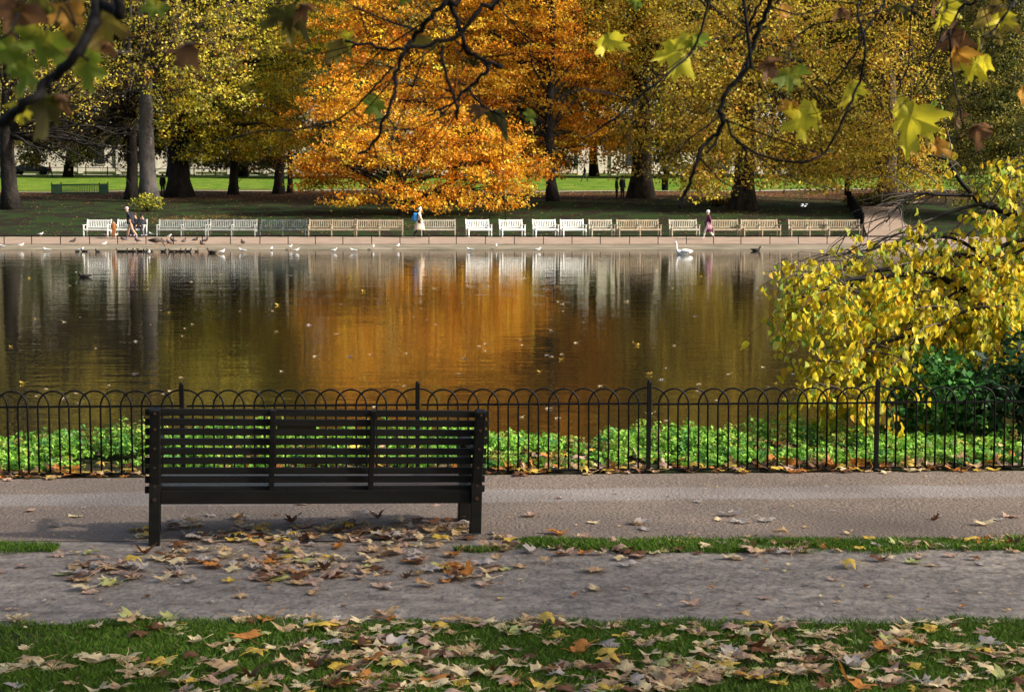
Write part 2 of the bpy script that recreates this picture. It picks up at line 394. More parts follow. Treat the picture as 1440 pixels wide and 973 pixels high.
def limbs(mb, base, top, r0, targets, n=5, lean=0, fork=.35, rmin=.03, sub=0, sag=.0):
    """trunk base->top with flare, then limbs to targets"""
    base, top = Vector(base), Vector(top); Ht = (top-base).length
    pts = []; rad = []; wob = [random.uniform(-.02, .02)*Ht for _ in range(6)]
    for i in range(13):
        t = i/12; p = base.lerp(top, t); p.x += math.sin(t*3.1)*wob[0]+math.sin(t*7)*wob[1]*.5; p.y += math.sin(t*2.7)*wob[2]
        fl = 1+.42*math.exp(-t*Ht/.5); pts.append(p); rad.append(r0*fl*(1-.72*t))
    # fluted flare
    n_s = 12; rings = []
    for i, p in enumerate(pts):
        rr = []
        for k in range(n_s):
            a = 2*math.pi*k/n_s; f = 1+.12*math.sin(5*a+1.3)*math.exp(-i*.7)+.03*math.sin(3*a+i)
            rr.append(p+Vector((math.cos(a), math.sin(a), 0))*rad[i]*f)
        rings.append(rr)
    mb.rings(rings)
    for tg in targets:
        tg = Vector(tg); t = min(.97, max(fork, (tg.z-base.z)/Ht*random.uniform(.45, .75)))
        i = t*12; s = pts[int(i)].lerp(pts[min(12, int(i)+1)], i-int(i)); d = tg-s; rr = max(rmin*1.5, r0*(1-.72*t)*random.uniform(.3, .5))
        P = []
        for k in range(7):
            u = k/6; q = s+d*u; q.z += math.sin(u*math.pi)*d.length*(.10-sag); q += Vector((random.uniform(-1, 1), random.uniform(-1, 1), random.uniform(-1, 1)))*.035*d.length*(0 < k < 6); P.append(q)
        mb.tube(P, [rr*(1-u/6)+rmin*.5*(u/6) for u in range(7)], n, cap=False)
        for _ in range(sub):
            k = random.randint(2, 5); q = P[k]; l = d.length*random.uniform(.2, .45)
            dd = (d.normalized()+Vector((random.uniform(-1, 1), random.uniform(-1, 1), random.uniform(-.9, .6)))).normalized()*l
            mb.tube([q, q+dd*.5+Vector((0, 0, l*.06)), q+dd+Vector((0, 0, -l*.1))], [rr*.35, rmin*.7, rmin*.25], 4, cap=False)
def B(px, py, rx, ry, d, rd=None):
    """crown blob measured on the photograph, standing at its own distance d (m)"""
    s = d/F; c = at(px, py, d); return (tuple(c), (rx*s, (rd if rd else (rx*s*.8)), ry*s))
GOLD = [((.74, .35, .02), 3), ((.78, .46, .04), 1.8), ((.66, .24, .012), 2), ((.60, .46, .05), .8), ((.34, .16, .02), .8)]
ORANGE = [((.74, .30, .02), 3), ((.82, .42, .03), 2.4), ((.55, .18, .012), 1.4), ((.72, .50, .05), 1.2), ((.30, .12, .02), .8)]
YELLOW = [((.66, .52, .05), 3), ((.55, .46, .04), 2), ((.70, .58, .12), 1), ((.34, .36, .04), 1.2), ((.62, .35, .03), .6)]
OLIVEY = [((.66, .42, .05), 3), ((.44, .29, .04), 2), ((.74, .54, .10), 1.5), ((.20, .19, .035), 2), ((.58, .27, .04), 1.3)]
DIM = [((.20, .16, .04), 2), ((.12, .13, .03), 2), ((.26, .17, .04), 1.3), ((.07, .08, .025), 1.5)]
GREEN = [((.08, .10, .02), 2), ((.14, .14, .03), 1.6), ((.30, .26, .05), 1.8), ((.04, .055, .015), 1), ((.42, .34, .06), .8)]
BROWNS = [((.14, .09, .05), 2), ((.08, .06, .04), 2), ((.25, .18, .05), 1)]
def tree(label, px, py, wpx, d, top_px, blobs, pal, flat=.45, leaf=.2, per=26, dens=9, cr=.8, bark='bark', group='trees on the far lawn', name='park_tree', fork=.35, nl=14, sub=2, lean=0, up=.3, vary=.18, extra=None, sag=0, ztop=None, reach=()):
    base = hit(px, py); d = base.y
    t = thing(name, label, 'tree', base, 0, group)
    top = at(px+lean, top_px, d); top.y += random.uniform(-.5, .5)
    bl = [(tuple(Vector(c)-base), r) for c, r in blobs]
    V, Q, T, Cs = crown(bl, pal, leaf, per, dens, cr, flat=flat, up=up, vary=vary)
    if extra:
        for bl2, pal2, k in extra:
            V2, Q2, T2, _ = crown([(tuple(Vector(c)-base), r) for c, r in bl2], pal2, leaf, per, k, cr, up=up, vary=vary)
            Q = np.concatenate([Q, Q2+len(V)]); V = np.concatenate([V, V2]); T = np.concatenate([T, T2])
    keep = (V.reshape(-1, 4, 3)[:, :, 2].min(1)+base.z) > zf(V.reshape(-1, 4, 3)[:, 0, 0]+base.x, V.reshape(-1, 4, 3)[:, 0, 1]+base.y)+.15
    V = V.reshape(-1, 4, 3)[keep].reshape(-1, 3); T = T.reshape(-1, 4, 3)[keep].reshape(-1, 3); Q = np.arange(len(V)).reshape(-1, 4)
    link('crown', np_mesh('crown', V, Q, M['leaf'], T), t)
    mb = MB(); tg = [tuple(Cs[i]) for i in RNG.choice(len(Cs), min(nl, len(Cs)), replace=False)]
    tg += [c for c, r in bl]
    for a, b_, dd in reach: tg += [tuple(at(a, b_, d+dd)-base)]*1
    limbs(mb, (0, 0, -.25), top-base, wpx/2*d/F, tg, fork=fork, sub=sub, sag=sag)
    link('trunk', mb.mesh('trunk', M[bark], True), t)
    return t
# --- golden spreading maple in front, orange maple behind it
tree('golden orange maple with drooping skirt of leaves almost touching the shaded lawn', 566, 303, 16, 118, 215,
     [B(590, 235, 150, 52, 117, 3.2), B(480, 240, 72, 38, 118, 3), B(690, 240, 82, 48, 118, 3), B(560, 268, 50, 26, 115.5, 2), B(640, 275, 55, 22, 115.5, 2), B(535, 215, 120, 30, 116, 2.5), B(650, 205, 100, 28, 118, 2.5), B(730, 262, 36, 22, 117, 2), B(440, 262, 34, 16, 118, 2), B(600, 190, 60, 28, 117, 2), B(700, 195, 50, 30, 118, 2), B(510, 195, 50, 24, 117, 2), B(460, 225, 50, 20, 116, 2), B(600, 288, 40, 12, 114.5, 1.5), B(640, 170, 90, 30, 120, 2.5), B(520, 160, 70, 30, 120, 2.5), B(750, 235, 40, 24, 119, 2), B(430, 235, 36, 14, 117, 1.6), B(700, 283, 60, 12, 115, 1.6), B(500, 282, 50, 12, 115, 1.6)],
     GOLD+ORANGE[:1], leaf=.19, per=36, dens=8.6, cr=.62, fork=.2, nl=26, up=.4, flat=.42, vary=.28, name='golden_maple')
tree('tall deep orange maple rising behind the golden one', 777, 283, 15, 134, -90,
     [B(640, 60, 150, 110, 132, 5), B(560, 130, 105, 80, 130, 4), B(760, 120, 100, 100, 132, 5), B(820, 190, 55, 55, 131, 3), B(700, -30, 150, 90, 134, 6), B(500, 40, 90, 70, 132, 4), B(600, -80, 160, 90, 134, 6), B(470, 150, 60, 60, 127, 3), B(850, 110, 38, 60, 132, 3), B(750, 215, 60, 40, 130, 3), B(790, 60, 60, 60, 130, 3), B(770, 0, 60, 60, 130, 3), B(700, 120, 70, 60, 128, 3), B(640, 150, 90, 40, 127, 3)],
     ORANGE+GOLD[:2], leaf=.21, per=34, dens=8.2, cr=.75, flat=.32, fork=.25, nl=22, vary=.3, name='orange_maple')
# --- yellow trees at the left
tree('pale grey straight trunk with thin yellow foliage left of the maples', 209, 285, 24, 128, -160,
     [B(230, 60, 90, 80, 128, 4), B(290, 110, 85, 80, 128, 4), B(200, -40, 160, 80, 128, 5), B(330, 20, 90, 80, 130, 5), B(120, 70, 80, 60, 127, 3.5)],
     YELLOW+DIM[:2]+BROWNS[:1], leaf=.22, per=12, dens=12, cr=.6, bark='bark_grey', fork=.45, nl=24, name='lime_tree')
tree('broad dark trunk under dense yellow green leaves beside the pale trunk', 252, 277, 32, 138, -60,
     [B(285, 190, 60, 36, 136, 3), B(265, 150, 70, 50, 136, 3), B(340, 140, 80, 50, 137, 3), B(380, 200, 50, 26, 136, 3), B(390, 90, 80, 70, 138, 4), B(430, 20, 90, 80, 139, 4), B(340, 215, 34, 16, 136, 2), B(285, 215, 30, 14, 135, 1.6)],
     [((.50, .42, .03), 3), ((.40, .36, .03), 2), ((.62, .36, .02), 1.3), ((.18, .20, .03), 1.2)], leaf=.22, per=22, dens=13, cr=.65, fork=.3, nl=20, name='lime_tree')
tree('narrow dark trunk with orange yellow leaves over the bright lawn gap', 327, 274, 13, 141, 30,
     [B(360, 185, 50, 30, 139, 2.5), B(330, 90, 60, 60, 140, 3), B(420, 190, 40, 40, 139, 2.5)], GOLD+YELLOW, leaf=.18, per=24, dens=11, cr=.55, name='small_maple', nl=12)
tree('slim dark trunk at the left edge of the golden maple', 391, 273, 15, 141, 60,
     [B(400, 160, 50, 50, 141, 2.5), B(380, 215, 40, 26, 140, 2)], DIM+GOLD[:1], leaf=.18, per=26, dens=16, cr=.6, name='small_maple', nl=10)
tree('very slim dark trunk beside the slim one near the golden maple', 407, 272, 8, 143, 100,
     [B(420, 130, 50, 50, 143, 2.5)], DIM, leaf=.18, per=26, dens=10, cr=.6, name='small_maple', nl=8)
# --- left: dark tree with long bare branches, dark trunk behind
tree('dark trunked tree at far left with long bare low branches and sparse yellow leaves', 16, 294, 23, 122, -100,
     [B(60, 130, 90, 60, 121, 3), B(20, 60, 80, 80, 121, 3), B(120, 110, 60, 50, 121, 3), B(40, -60, 120, 80, 121, 4)],
     YELLOW+BROWNS, leaf=.17, per=9, dens=12, cr=.8, fork=.28, nl=46, sub=5, name='bare_oak', sag=.03, reach=[(210, 130, 0), (176, 238, -2), (120, 160, 1), (150, 205, -1), (100, 232, 1), (70, 225, -2), (130, 226, 2), (190, 190, 1), (60, 205, 0), (160, 180, 2), (110, 200, -2), (200, 222, 0)])
tree('dark leaning trunk hung with drooping dark twigs left of the pale trunk', 184, 281, 17, 133, 0,
     [B(150, 150, 50, 40, 132, 2.5), B(190, 120, 50, 50, 132, 2.5), B(100, 190, 60, 24, 131, 2)], BROWNS, leaf=.16, per=14, dens=16, cr=.7, fork=.4, nl=40, sub=6, name='dark_tree', sag=.12, reach=[(130, 215, 0), (150, 225, 1), (160, 200, -1), (120, 190, 0), (205, 230, 1), (140, 235, -1), (165, 232, 0)])
# --- big plane trees to the right with curtains of small yellow leaves
tree('huge plane trunk with flared roots and couple leaning against it', 900, 279, 30, 134, -180,
     [B(960, 60, 120, 110, 133, 5), B(880, 30, 90, 110, 135, 5), B(930, 180, 70, 50, 131, 3), B(1000, 200, 60, 40, 131, 3), B(960, 238, 60, 14, 130, 2), B(985, 258, 40, 9, 129, 1.6), B(920, -90, 180, 110, 134, 7), B(870, 200, 30, 50, 133, 3)],
     OLIVEY+YELLOW[:3], leaf=.24, per=17, dens=15, vary=.3, cr=.85, bark='bark_plane', fork=.5, nl=26, name='plane_tree')
tree('broad plane trunk hung with a low curtain of small yellow leaves', 1043, 294, 30, 122, -200,
     [B(1080, 80, 130, 110, 121, 5), B(1120, 210, 90, 36, 119, 3), B(1030, 200, 70, 50, 119, 3), B(1180, 190, 80, 50, 120, 3), B(990, 250, 40, 20, 118.5, 2), B(1075, -70, 190, 110, 122, 7), B(1000, 120, 80, 60, 120, 4), B(1150, 240, 80, 20, 119, 2), B(1100, 255, 60, 10, 118, 1.6), B(1160, 262, 50, 8, 118, 1.6), B(1000, 268, 36, 14, 117.5, 1.4)],
     OLIVEY+YELLOW[:3], leaf=.22, per=15, dens=17, vary=.3, cr=.8, bark='bark_plane', fork=.5, nl=26, name='plane_tree')
tree('plane trunk behind the dark railings with yellow leaves down to the hedge', 1247, 284, 26, 128, -200,
     [B(1240, 90, 110, 110, 127, 5), B(1230, 200, 80, 45, 125, 3), B(1290, 190, 60, 50, 126, 3), B(1200, 248, 70, 22, 124, 2), B(1260, 255, 60, 16, 123, 2), B(1270, -70, 170, 100, 128, 7), B(1300, 245, 40, 30, 124, 2)],
     OLIVEY+YELLOW[:3], leaf=.22, per=15, dens=15, vary=.3, cr=.8, bark='bark_plane', fork=.5, nl=24, name='plane_tree')
tree('dark green and olive tree filling the upper right corner', 1420, 300, 26, 118, -200,
     [B(1400, 150, 80, 120, 116, 5), B(1440, 40, 110, 120, 117, 6), B(1350, 60, 50, 90, 118, 4), B(1470, 200, 80, 90, 115, 5), B(1360, 200, 40, 60, 117, 3), B(1420, -80, 150, 100, 117, 6), B(1400, 270, 70, 40, 113, 3)],
     GREEN, leaf=.17, per=26, dens=20, cr=.7, fork=.3, nl=22, name='evergreen_oak')
# --- background trees in front of the long building
bg = [(-60, 'leftmost hazy olive tree behind the bare oak'), (95, 'brownish tree in front of the pale facade at left'), (240, 'dim olive tree behind the pale grey trunk'), (480, 'dim olive tree behind the golden maple'), (640, 'brown olive tree far behind the orange maple'), (835, 'olive tree behind the gap beside the huge plane trunk'),
      (985, 'olive brown tree behind the two plane trunks'), (1130, 'dull yellow tree beyond the low leaf curtain'), (1290, 'dull green tree beyond the side path'), (1460, 'dim green tree beyond the upper right evergreen'), (340, 'dark olive tree beyond the bright lawn gap'), (740, 'dark olive tree beyond the narrow maple trunk')]
for i, (px, lab) in enumerate(bg):
    d = 196+(i % 3)*7
    tree(lab, px, {196: 250, 203: 249, 210: 248}[d], 11, d, -120,
         [B(px, 120, 95, 80, d, 6), B(px-50, 20, 90, 80, d, 6), B(px+50, 10, 90, 80, d, 6), B(px+10, -110, 150, 110, d, 8), B(px+30, 190, 70, 22, d, 4), B(px-40, 200, 40, 16, d, 3)]+([B(px-30, 226, 46, 13, d, 3), B(px+40, 228, 46, 12, d, 3)] if px in (480, 640, 740, 1130, 1290, 1460, 340, -60) else []+([B(px+20, 216, 30, 16, d, 2.5), B(px-50, 222, 20, 12, d, 2)] if px in (95, 240, 985) else [])),
         DIM if i % 2 else DIM+BROWNS, leaf=.34, per=26, dens=13, cr=1.2, group='trees beyond the bright lawn', name='background_tree', nl=12, sub=1, fork=.2)
# distant mass of woods behind the building
V, Q, T, _ = crown([((x, 262+random.uniform(-6, 10), 20+random.uniform(-3, 3)), (13, 7, 20)) for x in np.arange(-150, 151, 15)]+[((x, 285, 40), (18, 8, 18)) for x in np.arange(-170, 171, 22)], DIM, 1.0, 30, 7.0, 2.4)
tag(link('distant_woods', np_mesh('distant_woods', V, Q, M['leaf'], T)), 'dark olive mass of woodland rising behind the pale building', 'woods', kind='stuff')
# --- small yellow shrub by the bench path at left
def shrub(label, c, radii, pal, leaf, n, name='shrub', group=None, stems=14, hang=False, aspect=.7, mat_='leaf', stemr=.012):
    t = thing(name, label, 'shrub', c, 0, group)
    P = in_blob(n, (0, 0, radii[2]), radii, 2.2); P[:, 2] = np.maximum(P[:, 2], .05)
    V, Q, T = leaf_quads(P, leaf, np.clip(pick(pal, n)*(1+.25*RNG.normal(size=(n, 1))), .004, .9), .5, aspect=aspect)
    link('foliage', np_mesh('foliage', V, Q, M[mat_], T), t)
    mb = MB()
    for i in RNG.choice(n, stems, replace=False):
        q = Vector(P[i]); mb.tube([(0, 0, -.05), (q.x*.35, q.y*.35, q.z*.5), tuple(q)], [stemr*1.6, stemr, stemr*.4], 5, cap=False)
    part('stem', mb, M['bark'], t, True); return t
shrub('small bush with yellow tipped leaves at foot of the pale trunk', hit(208, 297), (1.25, .8, .62), [((.62, .56, .06), 2), ((.25, .30, .04), 1), ((.06, .08, .02), 1.4)], .15, 900, 'yellow_bush', stems=24)
shrub('low dark hedge behind the curving railings', hit(1240, 291), (2.6, .7, .5), GREEN[:1]+GREEN[3:], .13, 4200, 'dark_hedge')
shrub('small dark bush at foot of the broad yellow hung plane', hit(1010, 290), (1.4, .7, .35), [((.05, .05, .02), 1), ((.35, .2, .05), .5)], .14, 900, 'low_bush')
# ------------------------------------------------------------------ far lawn details
M['litter_far'] = M['leaf']
def far_litter():
    n = 21000; y = np.where(RNG.random(n) < .55, RNG.normal(141, 4.0, n), RNG.uniform(98, 188, n)); x = RNG.uniform(-48, 34, n)*(y/120)
    m = (y > 98.2) & (y < 190) & ~((x > 23.5) & (y < 125)); x, y = x[m], y[m]; n = len(x)
    P = np.stack([x, y, zf(x, y)+.035], 1)
    for cx_, cy_, nn_ in ((250, 308, 260), (310, 305, 260), (225, 312, 120), (560, 318, 60), (1050, 300, 160)):
        h0 = hit(cx_, cy_); x = np.concatenate([x, RNG.normal(h0.x, 1.4, nn_)]); y = np.concatenate([y, RNG.normal(h0.y, 1.3, nn_)])
    n = len(x); P = np.stack([x, y, zf(x, y)+.035], 1)
    u, v, nn = basis(n, 3.0, .5); s = RNG.uniform(.10, .17, n)[:, None]
    V = np.stack([P-u*s*.5, P+v*s*.4, P+u*s*.5, P-v*s*.4], 1).reshape(-1, 3)
    T = np.repeat(pick([((.30, .12, .04), 3), ((.42, .24, .10), 1.5), ((.55, .38, .12), .8), ((.14, .06, .03), 1.5)], n), 4, axis=0)
    tag(link('lawn_leaf_litter', np_mesh('lawn_leaf_litter', V, np.arange(4*n).reshape(n, 4), M['leaf'], T)), 'russet fallen leaves strewn under the far trees', 'leaf litter', kind='stuff')
    # patch of orange leaves behind third and fourth benches
far_litter()
M['facade'] = mat('cream stone facade', (.50, .46, .39), .8, .2, noise=(.5, (.36, .33, .27), .4, .7), bump=(2, .03))
M['win'] = mat('dark window glass', (.03, .035, .04), .1, .6)
M['green_iron'] = mat('green painted railing', (.02, .09, .04), .5, .4)
M['whitecar'] = mat('white car paint', (.75, .76, .78), .25, .5)
M['darkcar'] = mat('dark blue car paint', (.02, .025, .05), .2, .5)
M['silver'] = mat('silver car paint', (.45, .47, .5), .25, .5, metal=.3)
M['tyre'] = mat('tyre rubber', (.015, .015, .015), .8, .2)
def building():
    y0 = 246; zb = Z(0, y0)-.3
    t = thing('stone_building', 'long cream stone building seen in slivers under the trees', 'building', (0, y0, zb), R(12))
    mb = MB(); mb.box((0, 4, 7), (150, 8, 14)); mb.box((0, -.12, 1.0), (150.4, .22, .5)); mb.box((0, -.2, 5.4), (150.4, .4, .3)); mb.box((0, -.35, 13.6), (151, .7, .5))
    for k in range(31):
        x = -75+k*5.0; mb.box((x, -.16, 7), (.7, .3, 13.2))
    part('wall', mb, M['facade'], t)
    f = MB(); f.box((0, 0, 0), (1.7, .16, 2.9)); g_ = MB(); g_.box((0, -.1, 0), (1.3, .06, 2.5)); g_.box((0, -.135, 0), (.06, .04, 2.5)); 
    fm = f.mesh('window', M['facade']); gm = g_.mesh('pane', M['win'])
    for k in range(0, 30):
        for zz in ((7.8,) if k % 3 else (3.1, 7.8)):
            w = link('window', fm, t, (-72.5+5*k, -.06, zz)); link('pane', gm, w)
    mb = MB(); mb.box((0, 4, 14.6), (151, 8.4, .9)); part('roof', mb, M['bark_grey'], t)
building()
def car(label, px, py, m, d=222, L_=4.4, rz=0, hgt=1.45):
    p = at(px, 246, d); t = thing('parked_car', label, 'car', (p.x, d, Z(p.x, d)), rz, 'cars parked beyond the lawn')
    prof = [(-.5, .28), (-.5, .62), (-.47, .70), (-.30, .78), (-.17, 1.0), (.14, 1.0), (.30, .76), (.46, .68), (.5, .5), (.5, .28)]
    w = .86
    mb = MB(); rr = []
    for s, k in ((-w, .9), (-w*.96, 1), (w*.96, 1), (w, .9)):
        rr.append([Vector((x*L_*(1 if k == 1 else .99), s*(1-.12*max(0, z-.7)/.3), z*hgt*(1 if k == 1 else .98))) for x, z in prof])
    mb.rings(rr); body = part('body', mb, m, t)
    mb = MB(); mb.box((0-.05*L_, 0, .86*hgt), (L_*.36, w*1.93, .2*hgt), bev=.05); part('window', mb, M['win'], t)
    wm = MB(); wm.tube([(0, -.1, 0), (0, .1, 0)], .33, 14); me = wm.mesh('wheel', M['tyre'])
    for sx_ in (-.31, .31):
        for sy in (-.78, .78): link('wheel', me, t, (sx_*L_, sy, .33))
    return t
car('dark blue car parked beyond the lawn at far left', 44, 240, M['darkcar'], L_=5)
car('white car parked beyond the lawn right of the huge plane', 952, 240, M['whitecar'])
car('white van like car seen under the yellow leaf curtain', 1100, 240, M['whitecar'], hgt=1.9)
car('silver car parked right of the white one beyond the lawn', 1000, 240, M['silver'])
def railing(name, label, pts, h, step, m, bar=.012, rail=.02, cat='railing', group=None):
    """vertical bar railing along ground points"""
    o = Vector((pts[0][0], pts[0][1], Z(*pts[0]))); t = thing(name, label, cat, o, 0, group)
    bars = MB(); rails = MB(); posts = []
    for i in range(len(pts)-1):
        a, b_ = Vector(pts[i]), Vector(pts[i+1]); L_ = (b_-a).length; n = max(1, int(L_/step))
        for k in range(n):
            p = a.lerp(b_, k/n); z = Z(p.x, p.y); q = Vector((p.x, p.y, z))-o
            if k == 0: posts.append(q)
            bars.tube([q, q+Vector((0, 0, h))], bar, 4)
        A = Vector((a.x, a.y, Z(*a)))-o; B_ = Vector((b_.x, b_.y, Z(*b_)))-o
        for hh in (.12, h*.92): rails.tube([A+Vector((0, 0, hh)), B_+Vector((0, 0, hh))], rail, 4)
    posts.append(Vector((pts[-1][0], pts[-1][1], Z(*pts[-1])))-o)
    part('bars', bars, m, t); part('rail', rails, m, t)
    pm = MB(); pm.tube([(0, 0, -.1), (0, 0, h+.08)], rail*1.7, 6); pm.ball((0, 0, h+.12), .05); me = pm.mesh('post', m)
    for q in posts: link('post', me, t, q)
    return t
def gp(*L_): return [(hit(a, b_).x, hit(a, b_).y) for a, b_ in L_]
railing('curved_railing', 'dark iron railing curving up the left side of the side path', gp((1214, 334), (1211, 322), (1204, 309), (1196, 298), (1192, 288), (1191, 280), (1191, 273)), 1.25, .09, M['iron'], .016, .03)
railing('hedge_railing', 'dark iron railing crossing behind the side path beside the hedge', gp((1192, 292), (1230, 290), (1275, 289), (1330, 289)), 1.0, .1, M['iron'], .016, .03)
g0 = gp((73, 274), (140, 274)); railing('lawn_enclosure', 'green railed enclosure on the bright lawn behind the bare branches', [g0[0], g0[1], (g0[1][0], g0[1][1]+3), (g0[0][0], g0[0][1]+3), g0[0]], .85, .14, M['green_iron'], .018, .03)
a_, b__ = at(60, 246, 218), at(425, 246, 218); railing('street_railing', 'long low dark railing before the cream facade at left', [(a_.x+(b__.x-a_.x)*k/12, 218) for k in range(13)], 1.0, 1.4, M['iron'], .02, .04)
def bollard(label, px, py, h, r, m, name='litter_bin'):
    p = hit(px, py); t = thing(name, label, 'bin' if 'bin' in name else 'post', p)
    mb = MB(); mb.tube([(0, 0, -.05), (0, 0, h*.1), (0, 0, h*.85), (0, 0, h*.86), (0, 0, h*.95), (0, 0, h)], [r*.9, r, r, r*1.15, r*1.15, r*.5], 14); part('body', mb, M[m], t, True)
    mb = MB(); mb.tube([(0, 0, h*.9), (0, 0, h*.93)], r*1.2, 14); part('lid', mb, M['iron'], t)
bollard('dark cylindrical litter bin on the lawn right of the huge plane', 935, 268, 1.15, .3, 'iron')
bollard('thick dark post at the top end of the curving railing', 1191, 275, 1.5, .22, 'iron', 'gate_post')
# sign board on posts near plane tree
# ------------------------------------------------------------------ knee rail on the far shore
def knee_rail():
    t = thing('knee_rail', 'low metal knee rail running along the edge of the far shore path', 'rail', (0, 92.35, Z(0, 92.35)))
    mr = MB(); x0, x1 = -46, 34; mr.box(((x0+x1)/2, 0, .46), (x1-x0, .045, .035)); part('rail', mr, M['iron'], t)
    mp_ = MB(); mp_.box((0, 0, .21), (.04, .035, .47)); me = mp_.mesh('post', M['iron'])
    k = x0
    while k <= x1:
        link('post', me, t, (k, 0, 0), (0, random.uniform(-.06, .06) if random.random() < .3 else 0, 0)); k += 1.53+random.uniform(-.06, .06)
knee_rail()
# ------------------------------------------------------------------ far benches
M['bw_white'] = mat('white painted bench', (.80, .81, .76), .6, .3, rnd=.04)
M['bw_pale'] = mat('weathered pale teak bench', (.50, .47, .38), .8, .2, noise=(5, (.36, .32, .25), .4, .6), rnd=.06)
M['bw_tan'] = mat('sun bleached tan teak bench', (.46, .38, .27), .8, .2, noise=(5, (.33, .26, .18), .4, .6), rnd=.06)
M['bw_grey'] = mat('dark grey green lichened bench', (.07, .09, .085), .8, .2, noise=(4, (.24, .27, .25), .5, .7))
M['bw_lich'] = mat('silvery lichened bench', (.42, .44, .41), .8, .2, noise=(4, (.27, .26, .24), .45, .65))
bc = {}
def bench_meshes(L_, mid, mk):
    key = (round(L_, 2), mid, mk)
    if key in bc: return bc[key]
    m = M[mk]; out = []
    rk = R(12)
    # backrest: posts top rail bottom rail slats, raked backwards (+y is behind)
    mb = MB(); rot = Matrix.Rotation(-rk, 3, 'X')
    def bp(x, h): return Vector((x, .25+math.sin(rk)*h, .42+math.cos(rk)*h))
    mb.bar(bp(-L_/2+.03, .50), bp(L_/2-.03, .50), .035, .075, .005); mb.bar(bp(-L_/2+.03, .10), bp(L_/2-.03, .10), .03, .05)
    n = int(L_/.105); 
    for k in range(n):
        x = -L_/2+.08+(L_-.16)*k/(n-1); mb.bar(bp(x, .10), bp(x, .50), .042, .018)
    if mid: mb.bar(bp(0, 0), bp(0, .54), .06, .05)
    out.append(('backrest', mb.mesh('backrest', m)))
    mb = MB()
    for k in range(5): mb.box((0, -.24+.105*k, .43-.004*k), (L_-.04, .085, .022), bev=.004)
    mb.box((0, -.27, .385), (L_-.1, .025, .07)); out.append(('seat', mb.mesh('seat', m)))
    ends = [-L_/2+.03, L_/2-.03]+([0] if mid else [])
    mbf = MB(); mbf.box((0, -.25, .32), (.06, .06, .64), bev=.006); fl = mbf.mesh('leg', m)
    mbr = MB(); mbr.bar((0, .25, 0), (0, .25, .44), .06, .055); mbr.bar((0, .25, .43), bp(0, .57), .06, .05, .006); rl = mbr.mesh('leg', m)
    mba = MB(); mba.box((0, -.03, .655), (.085, .62, .03), bev=.008); mba.box((0, 0, .36), (.04, .46, .06)); am = mba.mesh('armrest', m)
    bc[key] = (out, ends, fl, rl, am); return bc[key]
def far_bench(x0, x1, mk, mid, rz, label, ybase=334):
    p = hit((x0+x1)/2, ybase); d = 97.4 if ybase == 334 else p.y
    s = at((x0+x1)/2, 333, d); x = s.x
    rz = R(rz); L_ = (x1-x0)*d/F; L_ = max(1.2, (L_-.55*abs(math.sin(rz)))/math.cos(rz))
    t = thing('park_bench', label, 'bench', (x, d, Z(x, d)+.02), rz, 'benches lined up along the far path')
    out, ends, fl, rl, am = bench_meshes(L_, mid, mk)
    for n, me in out: link(n, me, t)
    for e in ends:
        link('leg', fl, t, (e, 0, 0)); link('leg', rl, t, (e, 0, 0)); link('armrest', am, t, (e, 0, 0))
    return t
for a in [
 (118, 156, 'bw_white', 0, -8, 'bright white single bench at the left end of the far row'),
 (162, 206, 'bw_white', 0, -5, 'white bench with two dark clothed people sitting on it'),
 (221, 292, 'bw_lich', 1, -3, 'silvery long bench just right of the seated people'),
 (293, 361, 'bw_lich', 1, -3, 'silvery pink stained long bench between the silvery one and the dark one'),
 (366, 431, 'bw_grey', 1, 0, 'dark grey green long bench, the only dark one of the far row'),
 (434, 500, 'bw_tan', 1, 0, 'cream long bench right beside the dark grey green bench'),
 (501, 567, 'bw_tan', 1, 2, 'tan long bench just left of the walker in beige coat'),
 (592, 641, 'bw_pale', 0, 3, 'pale long bench with the beige coated walker passing its left end'),
 (655, 692, 'bw_white', 0, 18, 'white angled bench nearest right of the golden maple tip'),
 (702, 739, 'bw_white', 0, 18, 'white angled bench second right of the beige coated walker'),
 (749, 786, 'bw_white', 0, 18, 'white angled bench in the middle of the five angled ones'),
 (788, 825, 'bw_white', 0, 16, 'white angled bench fourth of the five angled ones'),
 (828, 865, 'bw_pale', 0, 16, 'greyish angled bench at the right end of the five angled ones'),
 (867, 930, 'bw_tan', 1, 12, 'tan long bench below the huge plane trunk'),
 (941, 984, 'bw_pale', 0, 12, 'pale single bench just left of the maroon coated person'),
 (1000, 1041, 'bw_tan', 0, 8, 'tan single bench just right of the maroon coated person'),
 (1042, 1098, 'bw_tan', 1, 12, 'tan long bench below the broad yellow hung plane'),
 (1109, 1165, 'bw_tan', 1, 8, 'tan long bench second from the curving railing'),
 (1163, 1212, 'bw_tan', 0, 5, 'tan bench at the right end beside the curving railing')]:
    far_bench(*a)
